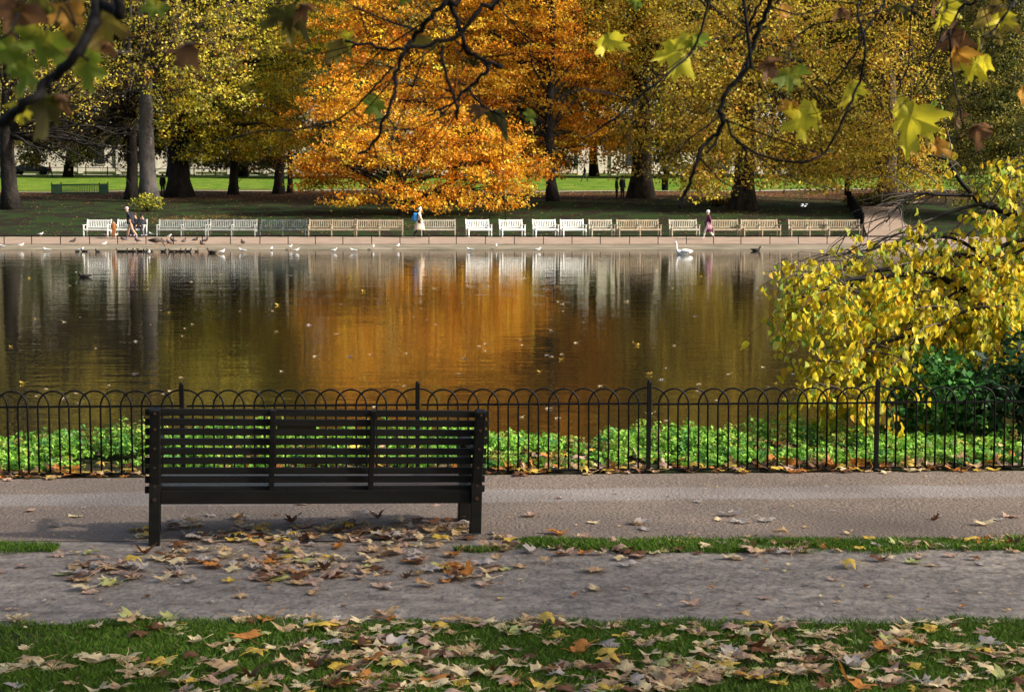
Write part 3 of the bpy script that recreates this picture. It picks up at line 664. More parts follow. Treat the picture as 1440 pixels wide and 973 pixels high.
# ------------------------------------------------------------------ people
SK = {}
def skinmat(n, c, r=.7): 
    if n not in SK: SK[n] = mat(n, c, r, .3)
    return SK[n]
skin_c = skinmat('skin', (.50, .30, .22), .55)
def body_mesh(J, E, Rad, name, mats, pickf):
    """skeleton -> one continuous skinned mesh. pickf(co) -> material index"""
    me = bpy.data.meshes.new(name+'_cage'); me.from_pydata([tuple(j) for j in J], E, []); me.update()
    o = bpy.data.objects.new('tmp', me); COL.objects.link(o)
    md = o.modifiers.new('s', 'SKIN'); md.use_smooth_shade = True
    sv = me.skin_vertices[0].data
    for i, r in enumerate(Rad): sv[i].radius = (r, r) if not hasattr(r, '__len__') else r
    for i in range(len(J)): sv[i].use_root = (i == 0)
    o.modifiers.new('u', 'SUBSURF').levels = 1; o.modifiers['u'].render_levels = 1
    dg = bpy.context.evaluated_depsgraph_get(); dg.update()
    out = bpy.data.meshes.new_from_object(o.evaluated_get(dg)); out.name = name
    bpy.data.objects.remove(o); out.materials.clear()
    for m in mats: out.materials.append(m)
    for p in out.polygons: p.material_index = pickf(p.center); p.use_smooth = True
    return out
def person(label, loc, rz, pose, top, bottom, shoe, hair, h=1.72, cap=None, coat=None, group=None):
    """faces +x. pose: dict of joints in units of a 1.72 m figure"""
    t = thing('person', label, 'person', loc, rz, group); s = h/1.72
    P = dict(pel=(0, 0, .95), sp=(.01, 0, 1.15), ch=(.0, 0, 1.33), nk=(.02, 0, 1.49), hd=(.04, 0, 1.57), ht=(.045, 0, 1.66), nose=(.135, 0, 1.575),
             ls=(0, .17, 1.40), le=(-.02, .21, 1.12), lw=(.08, .22, .88), lh=(.10, .22, .80), rs=(0, -.17, 1.40), re=(-.02, -.21, 1.12), rw=(.08, -.22, .88), rh=(.10, -.22, .80),
             lp=(0, .09, .90), lk=(.03, .09, .50), la=(0, .09, .09), lf=(.15, .09, .03), rp=(0, -.09, .90), rk=(.03, -.09, .50), ra=(0, -.09, .09), rf=(.15, -.09, .03))
    P.update(pose)
    names = list(P); J = [Vector(P[n])*s for n in names]; ix = {n: i for i, n in enumerate(names)}
    E = [('pel', 'sp'), ('sp', 'ch'), ('ch', 'nk'), ('nk', 'hd'), ('hd', 'ht'), ('hd', 'nose'), ('ch', 'ls'), ('ls', 'le'), ('le', 'lw'), ('lw', 'lh'), ('ch', 'rs'), ('rs', 're'), ('re', 'rw'), ('rw', 'rh'),
         ('pel', 'lp'), ('lp', 'lk'), ('lk', 'la'), ('la', 'lf'), ('pel', 'rp'), ('rp', 'rk'), ('rk', 'ra'), ('ra', 'rf')]
    rad = dict(pel=(.15, .13), sp=(.16, .14), ch=(.18, .15), nk=.055, hd=.092, ht=.07, nose=.018, ls=.07, rs=.07, le=.06, re=.06, lw=.033, rw=.033, lh=.04, rh=.04, lp=.11, rp=.11, lk=.075, rk=.075, la=.052, ra=.052, lf=.042, rf=.042)
    def near(c, ks, r): return any((c-J[ix[k]]).length < r*s for k in ks)
    hip = J[ix['pel']].z
    def pf(c):
        if near(c, ('hd', 'ht', 'nose'), .14) or near(c, ('lh', 'rh'), .075): return 0
        if near(c, ('lf', 'rf'), .1) or near(c, ('la', 'ra'), .055): return 3
        dl = min(_seg(c, J[ix[a]], J[ix[b_]]) for a, b_ in (('lp', 'lk'), ('lk', 'la'), ('rp', 'rk'), ('rk', 'ra')))
        du = min(_seg(c, J[ix[a]], J[ix[b_]]) for a, b_ in (('pel', 'sp'), ('sp', 'ch'), ('ls', 'le'), ('le', 'lw'), ('rs', 're'), ('re', 'rw'), ('ch', 'nk')))
        return 2 if dl < du else 1
    me = body_mesh(J, [(ix[a], ix[b_]) for a, b_ in E], [tuple(np.array(rad[n])*s) if hasattr(rad[n], '__len__') else rad[n]*s for n in names], 'body', [skin_c, top, bottom, shoe], pf)
    link('body', me, t)
    hd = (J[ix['hd']]+J[ix['ht']])/2; up = (J[ix['ht']]-J[ix['nk']]).normalized()
    mb = MB()
    mb.ball(hd+up*.035*s-Vector((.02*s, 0, 0)), (.112*s, .10*s, .10*s), 12, 8)
    if cap: mb.ball(hd+up*.15*s, .045*s)
    part('hat' if cap else 'hair', mb, cap or hair, t, True)
    if coat:
        m, z0, z1, r0, r1 = coat; c0 = J[ix['pel']]; mb = MB(); rings = []
        for k in range(8):
            u = k/7; z = (z0+(z1-z0)*u)*s; r = (r0+(r1-r0)*u)*s
            rings.append([Vector((c0.x+(1+.05*math.sin(3*a)*u)*r*1.1*math.cos(a), r*.85*math.sin(a)*(1+.06*math.sin(5*a)*u), z)) for a in [2*math.pi*q/16 for q in range(16)]])
        mb.rings(rings); part('coat', mb, m, t, True)
    return t
def _seg(c, a, b_):
    d = b_-a; u = max(0, min(1, (c-a).dot(d)/max(1e-9, d.length_squared))); return (c-(a+d*u)).length
def gpos(px, py, d=None):
    p = hit(px, py) if d is None else at(px, py, d); return (p.x, p.y, Z(p.x, p.y)+.012)
navy = skinmat('navy cloth', (.012, .014, .025)); black = skinmat('black cloth', (.012, .012, .013)); beige = skinmat('beige wool', (.62, .50, .38)); tan = skinmat('tan shorts', (.42, .27, .18))
white = skinmat('white knit', (.80, .76, .74)); maroon = skinmat('maroon coat cloth', (.10, .012, .045)); pink = skinmat('pink cloth', (.65, .32, .42)); brownj = skinmat('rust brown jacket', (.30, .11, .03)); greyh = skinmat('grey hair', (.45, .40, .38)); brh = skinmat('brown hair', (.06, .035, .02)); whiteh = skinmat('white hair', (.75, .72, .70)); lilac = skinmat('lilac trainers', (.45, .40, .65)); red = skinmat('red cloth', (.4, .05, .04)); bluebag = skinmat('blue nylon', (.03, .22, .55)); pale = skinmat('pale cloth', (.7, .62, .58))
WALK = dict(lk=(.20, .09, .52), la=(.30, .09, .10), lf=(.44, .09, .06), rk=(-.08, -.09, .50), ra=(-.34, -.09, .17), rf=(-.26, -.09, .05), le=(-.12, .2, 1.13), lw=(-.10, .21, .90), lh=(-.08, .21, .82), re=(.08, -.2, 1.13), rw=(.22, -.2, .95), rh=(.28, -.2, .89))
person('walker in beige coat and white bobble hat striding right past the benches', gpos(590, 335, 96.6), 0, WALK, beige, black, black, brh, 1.68, cap=white, coat=(beige, 1.12, .44, .14, .30))
def backpack(label, loc, rz, m):
    t = thing('backpack', label, 'backpack', loc, rz)
    mb = MB(); mb.box((0, 0, .24), (.22, .32, .46), bev=.07); part('main_bag', mb, m, t, True)
    mb = MB(); mb.box((-.13, 0, .16), (.1, .24, .24), bev=.04); part('pocket', mb, m, t, True)
    mb = MB()
    for s in (-.1, .1): mb.tube([(.1, s, .46), (.2, s, .48), (.27, s, .35), (.24, s, .15), (.1, s, .05)], .018, 6)
    part('strap', mb, m, t)
wpos = gpos(590, 335, 96.6); backpack('bright blue backpack on the back of the beige coated walker', (wpos[0]-.24, wpos[1], wpos[2]+.93), 0, bluebag)
RUN = dict(pel=(0, 0, .97), sp=(.05, 0, 1.15), ch=(.10, 0, 1.33), nk=(.16, 0, 1.48), hd=(.20, 0, 1.56), ht=(.21, 0, 1.65), nose=(.295, 0, 1.56), ls=(.10, .17, 1.40), rs=(.10, -.17, 1.40), le=(-.05, .22, 1.18), lw=(.16, .2, 1.08), lh=(.24, .18, 1.10), re=(.16, -.22, 1.14), rw=(.36, -.2, 1.10), rh=(.43, -.19, 1.13),
           lp=(0, .09, .92), lk=(-.04, .09, .52), la=(-.40, .09, .30), lf=(-.44, .09, .17), rp=(0, -.09, .92), rk=(.22, -.09, .58), ra=(.12, -.09, .16), rf=(.26, -.09, .10))
STR = dict(RUN); STR.update(lk=(-.10, .09, .53), la=(-.36, .09, .16), lf=(-.26, .09, .05), rk=(.14, -.09, .52), ra=(.20, -.09, .10), rf=(.33, -.09, .05))
person('grey haired person in dark jacket and shorts running left past the white bench', gpos(184, 336, 95.6), R(180), STR, navy, tan, lilac, greyh, 1.80, coat=(navy, 1.42, .80, .15, .20))
SIT = dict(pel=(0, 0, .50), sp=(-.03, 0, .72), ch=(-.04, 0, .92), nk=(-.02, 0, 1.08), hd=(.0, 0, 1.16), ht=(.005, 0, 1.25), nose=(.095, 0, 1.165), ls=(-.04, .17, .98), rs=(-.04, -.17, .98), le=(.02, .22, .74), lw=(.24, .16, .62), lh=(.31, .13, .62), re=(.02, -.22, .74), rw=(.24, -.16, .62), rh=(.31, -.13, .62),
           lp=(.02, .09, .50), lk=(.44, .11, .50), la=(.50, .11, .10), lf=(.64, .11, .05), rp=(.02, -.09, .50), rk=(.44, -.11, .50), ra=(.42, -.11, .10), rf=(.56, -.11, .05))
def seatpos(px, d=97.4): p = at(px, 333, d); return (p.x, p.y+.05, Z(p.x, d)+.02)
person('person in black coat sitting on the right part of the white bench behind the runner', seatpos(190), R(-95), SIT, black, navy, lilac, brh, 1.72)
person('person in dark clothes sitting at the right arm of the white bench with legs stretched', seatpos(200), R(-70), SIT, navy, navy, lilac, black, 1.66)
person('small child in rust brown jacket standing between the first two white benches', gpos(160, 334, 96.4), R(-80), {}, brownj, brownj, black, brh, 1.0)
person('person in long maroon coat with white hair walking on the far path', gpos(996, 338, 95.4), R(180), WALK, maroon, pale, pale, whiteh, 1.62, coat=(maroon, 1.12, .46, .15, .23))
mb = MB(); mp_ = gpos(996, 338, 95.4); t = thing('handbag', 'small pink bag held by the maroon coated person', 'bag', (mp_[0]+.02, mp_[1]-.28, mp_[2]+.58)); mb.box((0, 0, .12), (.26, .1, .22), bev=.03); part('main_bag', mb, pink, t, True); mb = MB(); mb.tube([(-.08, 0, .22), (-.05, 0, .32), (.05, 0, .32), (.08, 0, .22)], .01, 5); part('handle', mb, pink, t)
person('taller dark figure leaning on the left side of the huge plane trunk', gpos(875, 279, 133.2), R(-60), {}, navy, black, black, black, 1.8)
person('shorter dark figure at the left of the couple by the huge plane trunk', gpos(867, 279, 133.0), R(-20), {}, black, navy, black, black, 1.7)
person('distant dark clothed walker on the bright lawn left of the huge plane', gpos(822, 256), R(180), WALK, black, black, black, brh, 1.75)
person('dark silhouette standing between the pale trunk and the broad dark trunk', gpos(229, 276), R(90), {}, black, black, black, black, 1.75)
person('distant passer by in red top before the cream facade', gpos(70, 250), R(0), WALK, red, black, black, brh, 1.75)
# ------------------------------------------------------------------ birds
bwhite = skinmat('white plumage', (.80, .80, .78)); bgrey = skinmat('pale grey wing', (.36, .39, .42)); bdark = skinmat('dark plumage', (.02, .018, .016)); bbrown = skinmat('brown plumage', (.09, .06, .04)); bbill = skinmat('orange bill', (.6, .2, .02)); bpig = skinmat('slate plumage', (.09, .10, .12)); bpurp = skinmat('dark chestnut plumage', (.06, .022, .02))
def bird_mesh(profile, n=10):
    """profile: (x, z, half width, half height)"""
    mb = MB(); rr = []
    for i, (x, z, w, h) in enumerate(profile):
        j, k = max(0, i-1), min(len(profile)-1, i+1); dx, dz = profile[k][0]-profile[j][0], profile[k][1]-profile[j][1]; l = math.hypot(dx, dz); nx, nz = -dz/l, dx/l
        rr.append([Vector((x+nx*h*math.sin(a), w*math.cos(a), z+nz*h*math.sin(a))) for a in [2*math.pi*q/n for q in range(n)]])
    mb.rings(rr); return mb
BK = {}
def make_bird(kind):
    if kind in BK: return BK[kind]
    P = []
    if kind in ('gull', 'gull_swim'):
        b = bird_mesh([(-.22, .15, .005, .004), (-.15, .155, .035, .02), (-.05, .15, .06, .05), (.05, .155, .062, .06), (.11, .18, .045, .045), (.135, .22, .03, .03), (.15, .25, .033, .03), (.175, .255, .028, .024), (.20, .25, .008, .008)]); P.append(('body', b, bwhite))
        w = MB()
        for s in (-1, 1): w.rings([[Vector((x, s*(.055+o), z)) for x, z in ((.06, .18), (0, .20), (-.12, .18), (-.25, .16), (-.1, .14), (.0, .13))] for o in (0, .015)])
        P.append(('wing', w, bgrey)); bl = MB(); bl.tube([(.19, 0, .25), (.235, 0, .24)], [.008, .003], 5); P.append(('beak', bl, bbill))
        if kind == 'gull':
            for s in (-.025, .025):
                l = MB(); l.tube([(.01, s, .12), (.01, s, 0), (.05, s, .003)], .006, 5); P.append(('leg', l, bbill))
    elif kind in ('duck', 'coot'):
        b = bird_mesh([(-.26, .12, .01, .01), (-.19, .10, .06, .03), (-.06, .07, .10, .07), (.07, .07, .09, .075), (.14, .11, .055, .055), (.165, .17, .032, .032), (.185, .21, .038, .036), (.22, .215, .03, .026), (.245, .21, .01, .01)])
        P.append(('body', b, bbrown if kind == 'duck' else bdark)); bl = MB(); bl.box((.265, 0, .205), (.06, .03, .012)); P.append(('beak', bl, bbill if kind == 'duck' else bwhite))
        w = MB()
        for s in (-1, 1): w.rings([[Vector((x, s*(.085+o), z)) for x, z in ((.08, .10), (0, .13), (-.12, .13), (-.22, .12), (-.1, .07), (.0, .05))] for o in (0, .015)])
        P.append(('wing', w, bdark))
    elif kind == 'pigeon':
        b = bird_mesh([(-.17, .09, .02, .006), (-.10, .12, .04, .03), (0, .14, .062, .06), (.06, .17, .05, .05), (.075, .22, .026, .026), (.085, .25, .027, .027), (.115, .25, .012, .012)]); P.append(('body', b, bpurp))
        w = MB()
        for s in (-1, 1): w.rings([[Vector((x, s*(.055+o), z)) for x, z in ((.05, .17), (0, .19), (-.08, .16), (-.15, .11), (-.05, .11), (.0, .12))] for o in (0, .012)])
        P.append(('wing', w, bpig)); bl = MB(); bl.tube([(.11, 0, .25), (.14, 0, .243)], [.006, .002], 5); P.append(('beak', bl, bdark))
        for s in (-.022, .022):
            l = MB(); l.tube([(.01, s, .10), (.01, s, 0), (.04, s, .003)], .006, 5); P.append(('leg', l, bbill))
    elif kind == 'goose':
        b = bird_mesh([(-.42, .36, .02, .02), (-.3, .36, .09, .06), (-.1, .36, .15, .13), (.1, .36, .14, .14), (.22, .36, .08, .09), (.34, .30, .04, .045), (.43, .18, .03, .032), (.47, .07, .035, .035), (.50, .02, .012, .012)]); P.append(('body', b, bbrown))
        w = MB()
        for s in (-1, 1): w.rings([[Vector((x, s*(.135+o), z)) for x, z in ((.12, .42), (0, .47), (-.2, .44), (-.42, .38), (-.2, .32), (.0, .32))] for o in (0, .02)])
        P.append(('wing', w, bdark))
        for s in (-.06, .06):
            l = MB(); l.tube([(.0, s, .26), (.0, s, 0), (.08, s, .006)], .012, 5); P.append(('leg', l, bbill))
    elif kind == 'swan':
        b = bird_mesh([(-.62, .24, .01, .01), (-.5, .20, .12, .07), (-.25, .14, .22, .16), (.02, .12, .23, .18), (.24, .16, .15, .15), (.34, .28, .065, .07), (.37, .45, .042, .042), (.37, .62, .038, .038), (.385, .74, .038, .038), (.42, .80, .045, .045), (.48, .79, .038, .035), (.53, .77, .015, .015)], 14); P.append(('body', b, bwhite))
        w = MB()
        for s in (-1, 1): w.rings([[Vector((x, s*(.20+o), z)) for x, z in ((.16, .22), (.05, .34), (-.15, .38), (-.4, .34), (-.62, .26), (-.3, .16), (.0, .12))] for o in (0, .05)])
        P.append(('wing', w, bwhite)); bl = MB(); bl.tube([(.52, 0, .77), (.60, 0, .735)], [.02, .008], 6); P.append(('beak', bl, bbill))
    elif kind == 'gull_fly':
        b = bird_mesh([(-.22, 0, .03, .005), (-.12, 0, .04, .03), (0, 0, .06, .05), (.1, 0, .05, .045), (.15, .01, .03, .03), (.19, .01, .01, .01)]); P.append(('body', b, bwhite))
        for s in (-1, 1):
            w = MB(); w.rings([[Vector((x, s*y, z)) for x, y, z in ((.07, .03, .02+e), (.10, .22, .14+e), (.02, .48, .10+e), (-.08, .50, .08+e), (-.06, .22, .11+e), (-.07, .03, .01+e))] for e in (0, .012)]); P.append(('wing', w, bgrey))
    BK[kind] = [(n, mb.mesh(n, m, True)) for n, mb, m in P]; return BK[kind]
def bird(kind, name, label, px, py, rz, sc_=1, water=False, group=None, z=None, cat=None):
    if water:
        p = whit(px, py); loc = (p.x, p.y, WZ-.035*sc_)
    else:
        p = hit(px, py); loc = (p.x, p.y, Z(p.x, p.y)+.012)
    if z is not None: p = at(px, py, z); loc = tuple(p)
    t = thing(name, label, cat or name, loc, R(rz), group); t.scale = (sc_,)*3
    for n, me in make_bird(kind): link(n, me, t)
GU = 'gulls along the far shore'; DK = 'dark ducks crowded at the far waterline'; PG = 'dark pigeons on the far path'
for px, py, w, rz, lab in [(2, 350, 0, 160, 'white gull at the very left end of the far shore'), (29, 349, 0, 20, 'white gull standing on the concrete second from the left'), (66, 354, 1, 200, 'white gull floating by the shore near the left end'),
    (57, 333, 0, 0, 'white gull on the far path before the shaded lawn at left'), (113, 354, 1, 30, 'small white gull floating between two dark ducks'), (147, 347, 0, 70, 'white gull standing on the shore below the first white bench'), (161, 335, 0, 10, 'gull by the feet of the child in rust jacket'),
    (213, 333, 0, 150, 'large gull on the path right of the seated pair'), (237, 336, 0, 30, 'white gull on the path below the silvery long bench'), (341, 355, 1, 180, 'gull floating with dark pigeon above it on the path'), (312, 357, 1, 40, 'tiny gull floating below the silvery pink stained bench'), (382, 354, 0, 90, 'gull at the waterline below the dark bench'),
    (409, 351, 0, 80, 'gull standing at the waterline, upper of a close pair'), (416, 355, 1, 0, 'gull floating, lower of a close pair below the dark bench'), (469, 355, 1, 0, 'white gull floating below the cream long bench'), (497, 355, 1, 190, 'white gull floating below gap left of the tan long bench'),
    (525, 351, 0, 90, 'gull standing upright at waterline below the tan long bench'), (560, 350, 0, 80, 'gull standing upright just left below the beige coated walker'), (661, 354, 1, 180, 'white gull floating below the first angled white bench'), (698, 350, 0, 90, 'gull at the waterline below the second angled white bench'), (756, 354, 1, 10, 'gull floating below the middle angled bench'), (210, 358, 1, 100, 'tiny gull floating below the row of dark ducks')]:
    bird('gull_swim' if w else 'gull', 'gull', lab, px, py, rz, .92, bool(w), GU, cat='gull')
bird('gull_fly', 'gull', 'gull flying low over the shaded lawn above the tan long benches', 1130, 290, 20, 1.0, group=None, z=104, cat='gull')
dx = [109, 119, 137, 168, 175, 183, 190, 197, 204, 211, 230, 241, 250, 257, 265, 277]
dl = ['leftmost dark duck at the waterline', 'dark duck right of the small floating gull', 'lone small dark duck below the first white bench', 'dark duck at the left end of the crowded row', 'second dark duck of the crowded row', 'third dark duck of the crowded row', 'fourth dark duck of the crowded row', 'fifth dark duck of the crowded row', 'dark duck just left below the goose', 'dark duck directly below the goose', 'dark duck right below the lowered neck of the goose', 'dark duck left of the close four ducks', 'first of the close four ducks right of the goose', 'second of the close four ducks right of the goose', 'third of the close four ducks right of the goose', 'dark duck at the right end of the close ducks']
for i, (x, lab) in enumerate(zip(dx, dl)): bird('coot' if i % 3 else 'duck', 'duck', lab, x, 354, random.choice([10, 170, 200, -20, 30, 80, 250]), .85, True, DK)
bird('duck', 'duck', 'greyish duck floating below the silvery pink stained bench', 298, 356, 160, 1.2, True)
bird('coot', 'duck', 'lone dark duck by the shore right of the swan', 1063, 353, 10, 1.2, True)
bird('coot', 'duck', 'dark duck swimming out on open water left of centre', 119, 390, 190, 1, True)
for px, py, lab in [(103, 344, 'dark pigeon on the path left of the first white bench'), (193, 343, 'dark pigeon below the runner'), (229, 344, 'small dark pigeon just right of the goose back'), (237, 346, 'dark pigeon second right of the goose'), (243, 343, 'dark pigeon third right of the goose'), (259, 344, 'dark pigeon below the middle arm of the silvery bench'), (275, 342, 'dark pigeon highest of those below the silvery bench'), (289, 343, 'dark pigeon below the right end of the silvery bench'), (284, 348, 'dark pigeon lowest near the waterline below the silvery bench'), (341, 346, 'dark pigeon alone below the silvery pink stained bench'), (173, 341, 'small brown pigeon on the path below the second bench'), (147, 335, 'grey pigeon under the first white bench')]:
    bird('pigeon', 'pigeon', lab, px, py, random.choice([0, 180, 60, 120, 240, 300]), 1.35, False, PG)
bird('goose', 'goose', 'brown goose bending its neck down to the waterline', 219, 348, 0, 1.0)
bird('swan', 'swan', 'white swan with upright neck floating off the far shore', 960, 358, 180, .78, True)
# small dog beside narrow trunk
def dog():
    p = gpos(330, 272); t = thing('dog', 'small pale dog at foot of the narrow dark trunk', 'dog', p, R(10))
    J = [(0, 0, .34), (.2, 0, .35), (.3, 0, .44), (.40, 0, .50), (.50, 0, .47), (.2, .07, .26), (.21, .07, .14), (.22, .07, .02), (.2, -.07, .26), (.21, -.07, .14), (.22, -.07, .02), (-.2, 0, .35), (-.24, .07, .26), (-.30, .07, .15), (-.26, .07, .02), (-.24, -.07, .26), (-.30, -.07, .15), (-.26, -.07, .02), (-.34, 0, .42), (-.42, 0, .50)]
    E = [(0, 1), (1, 2), (2, 3), (3, 4), (1, 5), (5, 6), (6, 7), (1, 8), (8, 9), (9, 10), (0, 11), (11, 12), (12, 13), (13, 14), (11, 15), (15, 16), (16, 17), (11, 18), (18, 19)]
    rad = [.10, .12, .07, .07, .035, .05, .03, .028, .05, .03, .028, .09, .06, .03, .028, .06, .03, .028, .025, .015]
    link('body', body_mesh([Vector(j) for j in J], E, rad, 'body', [pale], lambda c: 0), t)
dog()
# ------------------------------------------------------------------ near fence
def fence():
    ang = math.atan(.05); o = Vector((0, 13.12, 0)); 
    L_ = 1.795; n0, n1 = -4, 4
    t = thing('hoop_top_fence', 'low black hoop topped iron fence between the path and the planting', 'fence', o, ang)
    x_post = at(587, 660, 13.09).x   # one post measured; the others follow every bay
    tp = .665; rz_ = .545; sp = L_/23
    pm = MB(); pm.box((0, 0, .34), (.034, .034, .74), bev=.003); pm.ball((0, 0, .715), .016); pm.box((0, 0, .02), (.06, .06, .02)); pme = pm.mesh('post', M['iron'])
    rm = MB(); rm.box((L_/2, 0, rz_), (L_-.034, .012, .016)); rme = rm.mesh('rail', M['iron']); 
    rb = MB(); rb.box((L_/2, 0, .03), (L_-.034, .024, .014)); rbe = rb.mesh('rail', M['iron'])
    def arch(x0, x1, top, half=None):
        w = (x1-x0)/2; cx = (x0+x1)/2; zc = top-w*1.05; P = [(x0, 0, .02), (x0, 0, zc)]
        for k in range(1, 12):
            a = math.pi-math.pi*k/12; P.append((cx+w*math.cos(a), 0, zc+w*1.05*math.sin(a)))
        P += [(x1, 0, zc), (x1, 0, .02)]; return P
    hm = MB(); hm.tube(arch(0, 3*sp, tp), .0078, 6); hme = hm.mesh('hoop', M['iron'], True)
    w = 1.5*sp
    def halfarch(sgn):
        P = [(sgn*2*sp, 0, .02), (sgn*2*sp, 0, tp-w)]
        for k in range(1, 9):
            a = math.pi*k/2/8; P.append((sgn*(2*sp-w*1.25*(1-math.cos(a))), 0, tp-w+w*1.05*math.sin(a)))
        P.append((sgn*.01, 0, tp+.012)); return P
    ha = MB(); ha.tube(halfarch(1), .0078, 6); hae = ha.mesh('hoop', M['iron'], True)
    hb = MB(); hb.tube(halfarch(-1), .0078, 6); hbe = hb.mesh('hoop', M['iron'], True)
    for b_ in range(n0, n1):
        X = x_post+b_*L_
        if abs(X+L_/2) > 5.6: continue
        dz = random.uniform(-.006, .006); dr = random.uniform(-.004, .004)
        link('post', pme, t, (X, 0, 0), (random.uniform(-.01, .01), random.uniform(-.012, .012), 0))
        link('rail', rme, t, (X+.013, 0, dz)); link('rail', rbe, t, (X+.013, 0, 0))
        k = 1
        while k+3 <= 22:
            link('hoop', hme, t, (X+k*sp+random.uniform(-.002, .002), .008 if (k//2) % 2 else -.008, dz), (0, dr, 0)); k += 2
        link('hoop', hae, t, (X, .006, 0)); link('hoop', hbe, t, (X+L_, -.006, 0))
    link('post', pme, t, (X+L_ if abs(X+L_/2) <= 5.6 else x_post+3*L_, 0, 0))
fence()
# ------------------------------------------------------------------ near bench
def near_bench():
    W = 2.06; rk = R(13.5)
    pl = hit(217, 767); 
    yaw = R(9.8); roll = R(1.5)
    t = thing('park_bench', 'dark slatted wooden bench seen from behind, alone in the foreground', 'bench', (pl.x, pl.y, -.005))
    t.rotation_euler = (0, roll, yaw)
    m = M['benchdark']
    # local: x from 0 (left rear post) to W-.07, +y away, z up ; rake backwards (-y) above the seat
    xr = W-.07
    zs = .42
    def bp(x, h): return Vector((x, -math.sin(rk)*max(0, h-zs)-.0, h))
    postm = MB(); postm.bar((0, 0, -.03), (0, 0, .40), .068, .072, .004); postm.bar((0, 0, .39), bp(0, .865), .062, .070, .006); pme = postm.mesh('rear_leg', m)
    link('rear_leg', pme, t); link('rear_leg', pme, t, (xr, 0, 0))
    # seven slats fixed on the seat side of the posts, reaching past them
    sl = MB(); off = .055
    for k in range(9):
        h = .345+.0615*k; p, q = bp(-.062, h), bp(xr+.062, h); p.y += off; q.y += off; jz = random.uniform(-.003, .003); p.z += jz; q.z += random.uniform(-.004, .004)
        sl.bar(p, q, .022, .0425, .004)
    o = link('backrest', sl.mesh('backrest', m), t)
    bt = MB()
    for fx_ in (.355, .665):
        bt = MB(); x = xr*fx_; p, q = bp(x, .33), bp(x, .858); p.y += off-.03; q.y += off-.03; bt.bar(p, q, .034, .03, .004); part('batten', bt, m, t)
    ap = MB(); ap.box((xr/2, .02, .305), (xr-.07, .035, .085), bev=.004); ap.box((xr/2, .56, .295), (xr-.07, .03, .08), bev=.004); part('apron', ap, m, t)
    se = MB()
    for k in range(7): se.box((xr/2, .10+.072*k, .352-.004*k/6), (xr+.05, .06, .028), bev=.006)
    part('seat', se, M['seatglare'], t)
    fl = MB(); fl.box((-.012, .43, .235), (.075, .065, .70), bev=.005); fme = fl.mesh('front_leg', m); link('front_leg', fme, t, (.0, 0, 0)); link('front_leg', fme, t, (xr, 0, 0))
    am = MB(); am.box((0, .30, .605), (.075, .62, .032), bev=.01); am.box((0, .28, .33), (.045, .50, .06), bev=.004); ame = am.mesh('armrest', m); link('armrest', ame, t); link('armrest', ame, t, (xr, 0, 0))
    for e in (0, xr):                                # coach bolt heads down the posts
        bo = MB()
        for h in (.38, .50, .62, .74, .84): q = bp(e, h); bo.tube([(q.x, q.y-.034, q.z), (q.x, q.y-.042, q.z)], .009, 8)
        bo.tube([(e, -.034, .30), (e, -.044, .30)], .013, 8); part('bolts', bo, M['bolt'], t)
    pq = MB(); c = bp(xr*.43, .755); pq.box((c.x, c.y+off+.0, c.z), (.24, .012, .062), Matrix.Rotation(rk, 3, 'X'), .002)
    part('plaque', pq, M['plaque'], t)
near_bench()
